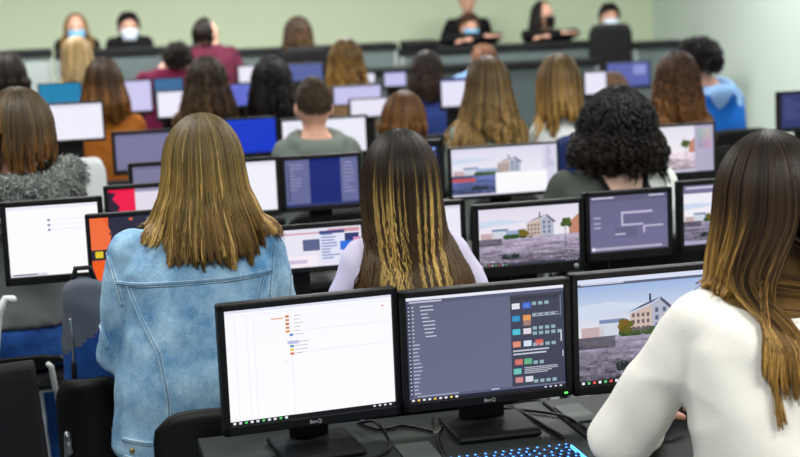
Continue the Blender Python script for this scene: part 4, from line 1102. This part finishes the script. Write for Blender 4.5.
# coat with a fur hood
D_ = dict(x=-.14, y=4.66, sz=.555, knee=.32, kdrop=.10, top=1.463, sh=.215, lean=.12, hx=.05, cloth=cloth('grey_coat', (104, 108, 108), .08, .3, 160), garment='coat', fit=.028, sleeve=[.074, .068, .062, .056, .044], hem=.70, fold=(.008, 8.0), vox=.013, seed=3, reach=.40, trousers=JEANS,
          label='person in a grey coat with a fur-lined hood', hair=dict(kind='long', hs=(.100, .118, .128), zb=1.232, pm=100, prof=prof(.096, .115), cols=[(58, 50, 34), (80, 64, 42), (124, 84, 44)], stops=(0, .6, 1), N=1500, M=14, rad=.0045, thick=.02, wave=(.004, 6), clump=.5, jit=.03, var=.22))
d_body, d_top, d_bv, d_H = person(D_); D_['x'] = -.175; seat_for(D_, 'black-seated chair with white legs under the person in the fur-hooded coat', .64, w=.36, sd=.28, bh=.05, legm=WHITEMETAL, armrest=True)
# fur hood lying on the shoulders
hp_ = []
for i in range(17):
    a = -2.7 + 5.4 * i / 16; hp_.append((.050 + .150 * math.sin(a), .075 - .125 * math.cos(a), 1.150 + .03 * abs(math.sin(a)) - .055 * max(0, math.cos(a))))
Vh, Fh = remeshed([tube_geo(hp_, [  .044 + .026 * max(0, math.cos(-2.7 + 5.4 * i / 16)) for i in range(17)], 14), ball_geo((.05, -.085, 1.095), (.125, .055, .10), 16, 12)], .013, 4, (.014, 22), 2)
rng = np.random.default_rng(3); n = len(Vh)
pick = rng.integers(0, n, 5200); cen = np.array((.05, .05, 1.10)); dirs = Vh[pick] - cen; dirs /= np.linalg.norm(dirs, axis=1, keepdims=True); dirs += rng.normal(0, .55, dirs.shape); dirs /= np.linalg.norm(dirs, axis=1, keepdims=True)
tt = np.linspace(0, 1, 4)[None, :, None]; Pf = Vh[pick][:, None, :] + dirs[:, None, :] * tt * rng.uniform(.012, .026, 5200)[:, None, None] + np.array((0, 0, -1.0))[None, None, :] * (tt ** 2) * .008
cf = np.array(lin((128, 136, 130)))[None, None, :] * np.clip(rng.normal(1, .4, 5200), .3, 2)[:, None, None] * np.ones((1, 4, 1))
Vs_, Fs_, Cs_ = strands_mesh(Pf, rng.uniform(.0011, .002, 5200), cf, np.cross(dirs, np.array((.3, .5, .8)))[:, None, :] * np.ones((1, 4, 1)))
F4 = np.array([q if len(q) == 4 else (q[0], q[1], q[2], q[2]) for q in Fh])
o = big_mesh('fur_hood', np.concatenate([Vh, Vs_]), np.concatenate([F4, Fs_ + n]), np.concatenate([np.tile(np.array(lin((84, 92, 88))), (n, 1)), Cs_]), HAIR, d_body); o['label'] = 'lumpy grey fur lining'

# large dark curls
E_ = dict(x=1.995, y=4.66, sz=.49, top=1.365, sh=.25, lean=.12, hx=.035, cloth=cloth('dark_green_grey', (66, 72, 66), .06), garment='top', fit=.014, sleeve=[.060, .056, .050, .044, .034], fold=(.005, 9), vox=.012, seed=21, zs=1.03, neck=.03, skin=SKINPALE,
          patch=(cloth('white_panel', (226, 232, 226)), lambda c: c.x > .115 and c.z > .80), label='person with large dark curls in a dark and white top',
          hair=dict(kind='long', hs=(.115, .125, .130), zb=1.095, pm=100, prof=[(0, .095, .105), (.4, .122, .12), (.8, .142, .13), (1, .136, .13), (1.2, .13, .13)], cols=[(14, 12, 12), (22, 18, 16), (42, 31, 27)], stops=(0, .6, 1), N=3000, M=24, rad=.0042, thick=.045, wave=(.004, 17), curl=.011, clump=.65, nclump=120, jit=.035, var=.36))
e_body, e_top, e_bv, e_H = person(E_); seat_for(E_, 'black chair of the person with large dark curls', .86, w=.46)
# open back of the top: skin between two dark straps
def on_back(bv, pts2, off):
    out = []
    for x, z in pts2:
        h = bv.ray_cast(Vector((x, -.6, z)), Vector((0, 1, 0))); out.append((h[0] if h[0] is not None else Vector((x, 0, z))) + Vector((0, -off, 0)))
    return out
n = 9; V = []; F = []
for j in range(n):
    v = j / (n - 1); hw = .080 - .052 * v
    for i in range(n): V.append(on_back(e_bv, [(.015 + hw * (i / (n - 1) * 2 - 1), 1.045 - .125 * v)], .004)[0])
for j in range(n - 1):
    for i in range(n - 1): F.append((j * n + i, j * n + i + 1, (j + 1) * n + i + 1, (j + 1) * n + i))
o = mesh_obj('open_back', V, F, SKINPALE, e_body); s_ = o.modifiers.new('t', 'SOLIDIFY'); s_.thickness = .003; o['label'] = 'bare back shown by the low neckline'
for s in (-1, 1):
    P_ = on_back(e_bv, [(.015 + s * (.092 - .056 * v), 1.05 - .14 * v) for v in np.linspace(0, 1, 10)], .004)
    v, f = tube_geo(P_, .014, 8, flat=.5); mesh_obj('strap', v, f, cloth('black_strap', (22, 22, 24)), e_body)

FAR = dict(vox=.016, bvox=.016)
def far(x, y, top, label, hair, cl, chair_label, sh=.185, sz=.48, chair_kw=None, **kw):
    P = dict(x=x, y=y, top=top, sh=sh, sz=sz, lean=.11, reach=.36, cloth=cl, label=label, hair=hair, seed=int(x * 100 + y * 7) % 97 + 1, elbows=None, **FAR); P.update(kw)
    if P['elbows'] is None and not P.get('stand'):
        z = P.get('zs', top - .335) - .26; P['elbows'] = [(-(sh - .035), .13, max(z, .78)), ((sh - .035), .13, max(z, .78))]
    r = person(P)
    if chair_label: seat_for(P, chair_label, **(chair_kw or dict(back=.82, w=min(.40, 2 * sh))))
    return r
def LH(zb, w, cols, b=.14, **kw):
    d = dict(kind='long', hs=(.090, .110, .124), pm=104, zb=zb + .01, prof=[(a, c - .016, e - .012) for a, c, e in prof(w, b)], cols=cols, N=1100, M=14, rad=.005, thick=.026, wave=(.010, 8), clump=.6, nclump=40, jit=.035, var=.36); d.update(kw); return d

GOLD = [(76, 60, 34), (128, 100, 54), (184, 146, 80)]
DKCURL = [(14, 12, 12), (20, 17, 16), (34, 27, 24)]
# fourth row
h_b, h_t, h_bv, h_H = far(1.150, 5.99, 1.367, 'person in a plain grey hoodie with short dark hair', dict(kind='short', hs=(.080, .100, .118), col=(74, 60, 44), N=2200, length=.016, rad=.0022, lift=.2, nape=1.9), cloth('grey_hoodie', (116, 126, 118), .05), 'dark chair of the person in the grey hoodie', sh=.195, garment='hoodie', fit=.022, zs=1.06, neck=.035, vox=.013, bvox=.012, sleeve=[.066, .06, .054, .048, .038],
    extra_cloth=[tube_geo([(.0 + .105 * math.sin(a), .09 - .085 * math.cos(a), 1.085 - .02 * math.cos(a)) for a in np.linspace(-2.5, 2.5, 16)], .034, 12), ball_geo((0, -.005, 1.04), (.10, .045, .06), 16, 10)])
far(1.555, 5.97, 1.287, 'person with auburn hair showing one ear', LH(1.11, .10, [(66, 44, 24), (104, 70, 36), (130, 90, 48)], .12, pm=88, hs=(.092, .11, .122)), cloth('dark_brown', (60, 50, 44)), 'dark chair of the person with auburn hair', sh=.155, hyaw=-18, sz=.47)
far(1.940, 6.02, 1.420, 'person with wavy light brown hair in a grey-green top', LH(1.02, .138, [(70, 56, 34), (116, 92, 54), (166, 136, 82)], .16, N=1500, M=18, rad=.005, wave=(.011, 9), nclump=60), cloth('grey_green', (124, 138, 130)), 'dark chair of the person with wavy light brown hair', sh=.18, hx=.03, chair_kw=dict(back=.82, w=.34))
far(2.340, 6.04, 1.414, 'person with straight golden hair in a white top', LH(1.09, .098, GOLD, .15, N=1200, rad=.005, wave=(.005, 5), hs=(.098, .114, .126)), cloth('white_top', (226, 230, 228), .03), 'navy-backed chair of the person with straight golden hair', sh=.155, hx=-.02, chair_kw=dict(back=1.07, w=.36, m=NAVYPLASTIC, bh=.42))
far(3.005, 6.22, 1.391, 'person with curly auburn-brown hair in a black top', LH(1.02, .120, [(46, 32, 22), (84, 56, 32), (142, 98, 52)], .15, N=1300, M=18, rad=.0055, curl=.010, wave=(.004, 12)), cloth('black_top', (26, 26, 28)), 'black chair of the person with curly auburn-brown hair', sh=.19, chair_kw=dict(back=.95, w=.40, m=SOFTBLACK, bh=.40))
far(3.735, 7.28, 1.381, 'person with a dark curly crop in a blue hooded top', dict(kind='short', hs=(.104, .118, .116), col=(24, 21, 20), N=1500, length=.045, rad=.005, lift=.8, curly=.012, nape=1.75), cloth('royal_blue', (22, 104, 196), .05), 'dark chair of the person in the blue hooded top', sh=.205, hx=-.09, garment='hoodie', zs=1.08, neck=.035,
    patch=(cloth('pale_blue', (140, 180, 226)), lambda c: c.z > 1.035 + .04 * math.sin(c.x * 40)), chair_kw=dict(back=.90, w=.40),
    extra_cloth=[tube_geo([(-.02 + .11 * math.sin(a), .09 - .09 * math.cos(a), 1.11 - .03 * math.cos(a)) for a in np.linspace(-2.5, 2.5, 16)], .036, 12), ball_geo((-.02, -.01, 1.07), (.11, .05, .07), 16, 10)])
# fifth row
far(-.185, 7.43, 1.487, 'person with dark hair at the edge near the pale podium', LH(1.31, .105, [(28, 25, 22), (40, 34, 28), (52, 42, 32)], .12), cloth('black_knit', (28, 28, 30)), 'dark chair of the person at the edge', sh=.19)
far(.305, 7.43, 1.429, 'person in a rust orange sweater with auburn hair', LH(1.14, .125, [(38, 29, 20), (78, 52, 26), (140, 92, 40)], .15, N=1100, wave=(.004, 5)), cloth('rust_sweater', (158, 92, 26), .08), 'dark chair of the person in the rust orange sweater', sh=.20)
far(.815, 7.43, 1.416, 'person with a brown curly mane in dark clothes', LH(1.05, .145, [(40, 32, 23), (60, 46, 30), (88, 64, 38)], .16, N=1300, M=18, curl=.010, wave=(.004, 11), hs=(.11, .12, .126)), cloth('charcoal_top', (44, 40, 38)), 'dark chair of the person with the brown curly mane', sh=.165, hx=.03, wrists=[(-.03, .36, .775), (.10, .36, .775)], chair_kw=dict(back=.82, w=.32))
far(1.238, 7.45, 1.401, 'person with black curls in a black top', LH(1.06, .125, DKCURL, .15, N=1300, M=18, curl=.010, wave=(.004, 11), hs=(.105, .118, .124)), cloth('black_shirt', (22, 23, 30)), 'dark chair of the person with black curls', sh=.162, hx=-.04, chair_kw=dict(back=.82, w=.32))
# sixth row
far(1.878, 8.68, 1.429, 'person with golden-brown curls below the black chair', LH(1.10, .120, [(66, 50, 26), (122, 92, 44), (164, 124, 62)], .14, N=1000, M=16, curl=.009, wave=(.004, 11)), cloth('tan_knit', (120, 96, 66)), 'dark chair of the person with golden-brown curls', sh=.18)
far(2.408, 8.68, 1.329, 'person with dark brown curls in a navy sweater', LH(1.06, .112, [(26, 20, 17), (44, 33, 27), (62, 46, 34)], .14, N=900, M=16, curl=.009, wave=(.004, 11)), cloth('navy_sweater', (34, 52, 110)), 'dark chair of the person in the navy sweater', sh=.185, sz=.46)
far(3.683, 8.66, 1.134, 'person with tan brown hair peeking above the large dark curls', LH(1.0, .085, [(86, 66, 48), (110, 84, 60), (120, 92, 66)], .11), cloth('beige_top', (170, 150, 130)), 'dark chair of the slouching tan-haired person', sh=.16, sz=.42, zs=.86, chair_kw=dict(back=.72, w=.34), hyaw=40)
# seventh row
far(.229, 9.62, 1.486, 'person with pale blonde hair in a white top', LH(1.17, .105, [(168, 140, 92), (196, 168, 118), (206, 180, 130)], .13, wave=(.004, 6)), cloth('white_shirt', (222, 226, 236), .03), 'dark chair of the person with pale blonde hair', sh=.18)
far(.80, 9.72, 1.411, 'person in a maroon shirt with short dark hair', dict(kind='short', hs=(.088, .108, .118), col=(34, 24, 22), N=700, length=.04, rad=.005, lift=.6, nape=1.9), cloth('maroon_shirt', (100, 16, 54)), 'dark chair of the person in the maroon shirt', sh=.225, hx=.11, lean=.14, zs=1.19, neck=.06)
far(3.14, 10.06, 1.285, 'person in a pale blue shirt bending over the desk', dict(kind='short', hs=(.086, .106, .116), col=(150, 106, 80), N=600, length=.03, rad=.005, lift=.4), cloth('pale_blue_shirt', (116, 150, 190)), 'dark chair of the person in the pale blue shirt', sh=.19, hyaw=25, hx=.10, zs=1.04)
# back of the room
far(1.300, 11.10, 1.549, 'person in a maroon top turned sideways before the green wall', LH(1.385, .090, [(22, 17, 15), (30, 23, 20), (40, 30, 26)], .10, pm=92), cloth('maroon_check', (76, 22, 42), .3), 'dark chair of the sideways-turned person in maroon', sh=.225, sz=.62, hyaw=-66, hx=-.02, zs=1.285, lean=.16, elbows=[(-.22, .12, .95), (.27, .10, 1.0)], wrists=[(-.1, .36, .84), (.24, .36, .86)])
far(2.075, 11.46, 1.527, 'person with long brown hair on a black chair at the back', LH(1.27, .110, [(44, 33, 24), (70, 52, 36), (96, 72, 46)], .13, curl=.008), cloth('black_jumper', (22, 22, 24)), 'black chair of the person with long brown hair at the back', sh=.20, sz=.62, hyaw=-20, zs=1.25, knee=.28, chair_kw=dict(back=1.285, w=.36, m=SOFTBLACK, bh=.55))
BK = dict(rot=180, sz=.70, knee=.26, chair_kw=dict(back=1.05, w=.38, m=SOFTBLACK))
def arms_on(z, dx=0.0): return dict(elbows=[(-.26, .20, z + .06), (.26, .20, z + .06)], wrists=[(.06 + dx, .38, z + .045), (-.06 + dx, .40, z + .075)], hands=[(1, .15, -.02), (-1, .15, -.02)])
far(.300, 12.62, 1.606, 'masked person with blonde hair in black behind the counter', LH(1.33, .105, [(112, 90, 54), (140, 112, 66), (128, 98, 56)], .12, pm=112), cloth('black_jacket', (18, 18, 20)), 'black chair of the masked blonde person', sh=.19, zs=1.36, mask=MASKBLUE, wrists=[(-.1, .22, 1.0), (.1, .22, 1.0)], **BK)
far(.747, 12.62, 1.598, 'masked person with short dark hair in black behind the counter', dict(kind='short', hs=(.086, .106, .118), col=(26, 22, 20), N=700, length=.035, rad=.005, lift=.5), cloth('black_hoodie', (17, 17, 19)), 'black chair of the masked dark-haired person', sh=.205, zs=1.355, mask=MASKPALE, wrists=[(-.1, .22, 1.0), (.1, .22, 1.0)], **BK)
far(3.851, 12.66, 1.473, 'masked person in black folding arms on the long counter', dict(kind='short', hs=(.086, .106, .118), col=(74, 52, 38), N=700, length=.04, rad=.005, lift=.5), cloth('black_pullover', (18, 19, 21)), 'black chair of the person folding arms', sh=.20, mask=MASKBLUE, zs=1.20, **arms_on(1.19), sleeve=[.058, .054, .046, .042, .040], **BK)
far(4.020, 13.25, 1.716, 'person in a black sweater standing at the back wall', dict(kind='short', hs=(.080, .100, .112), col=(90, 66, 52), N=500, length=.012, rad=.004, lift=.3), cloth('black_sweater', (16, 17, 19)), None, sh=.225, stand=True, rot=180, elbows=[(-.25, .02, 1.10), (.25, .02, 1.10)], wrists=[(-.22, .10, .88), (.22, .10, .88)], hands=[(0, .1, -1), (0, .1, -1)])
far(4.616, 12.66, 1.564, 'person with long dark hair leaning over the long counter', LH(1.26, .125, DKCURL, .12, pm=112), cloth('black_tee', (17, 17, 19)), 'black chair of the person leaning over the counter', sh=.195, hyaw=38, hx=.04, mask=MATS['cloth_black_tee'], **arms_on(1.19, .02), **BK)
far(5.226, 12.62, 1.515, 'masked person in grey near the side wall', dict(kind='short', hs=(.086, .106, .118), col=(30, 24, 22), N=700, length=.04, rad=.005, lift=.5), cloth('slate_jacket', (90, 104, 122)), 'black chair of the masked person in grey', sh=.20, zs=1.26, mask=MASKPALE, hyaw=-10, wrists=[(-.1, .22, .98), (.1, .22, .98)], **BK)

# ================================================================== light, ambient fill and camera
def area(name, loc, size, power, color=(1, 1, 1)):
    l = bpy.data.lights.new(name, 'AREA'); l.shape = 'RECTANGLE'; l.size, l.size_y = size; l.energy = power; l.color = color
    o = bpy.data.objects.new(name, l); COL.objects.link(o); o.location = loc; return o
for ix, x in enumerate((-.4, 2.2, 4.8)):
    for iy, y in enumerate((1.2, 4.2, 7.4, 10.6)):
        area('ceiling_lamp', (x, y, 2.95), (1.2, .6), ((60, 50, 58, 128), (60, 50, 58, 128), (52, 46, 52, 74))[ix][iy], (1.0, .985, .96))
w = bpy.data.worlds.new('ambient_fill'); bpy.context.scene.world = w; w.use_nodes = True  # even ambient fill added to lift the whole room, not a real source
w.node_tree.nodes['Background'].inputs[0].default_value = (.86, .93, 1.0, 1); w.node_tree.nodes['Background'].inputs[1].default_value = .18

cam = bpy.data.cameras.new('camera'); co = bpy.data.objects.new('camera', cam); COL.objects.link(co)
FPX = 1400.0
cam.sensor_fit = 'HORIZONTAL'; cam.sensor_width = 36.0; cam.lens = FPX / 800 * 36.0
pitch = math.atan((228.5 + 15) / FPX); yawc = math.radians(14.0); roll = .034
fw = Vector((math.sin(yawc) * math.cos(pitch), math.cos(yawc) * math.cos(pitch), -math.sin(pitch)))
r0 = Vector((math.cos(yawc), -math.sin(yawc), 0)); u0 = r0.cross(fw)
rr = r0 * math.cos(roll) - u0 * math.sin(roll); uu = r0 * math.sin(roll) + u0 * math.cos(roll)
co.matrix_world = Matrix(((rr.x, uu.x, -fw.x, 0), (rr.y, uu.y, -fw.y, 0), (rr.z, uu.z, -fw.z, 1.75), (0, 0, 0, 1)))
cam.clip_start = .05; cam.clip_end = 60
cam.dof.use_dof = True; cam.dof.focus_distance = 3.42; cam.dof.aperture_fstop = (cam.lens / 1000) / .021
sc = bpy.context.scene; sc.camera = co
vs = sc.view_settings; vs.view_transform = 'Standard'; vs.look = 'None'; vs.gamma = 1.0; vs.exposure = 0.0; vs.use_curve_mapping = False
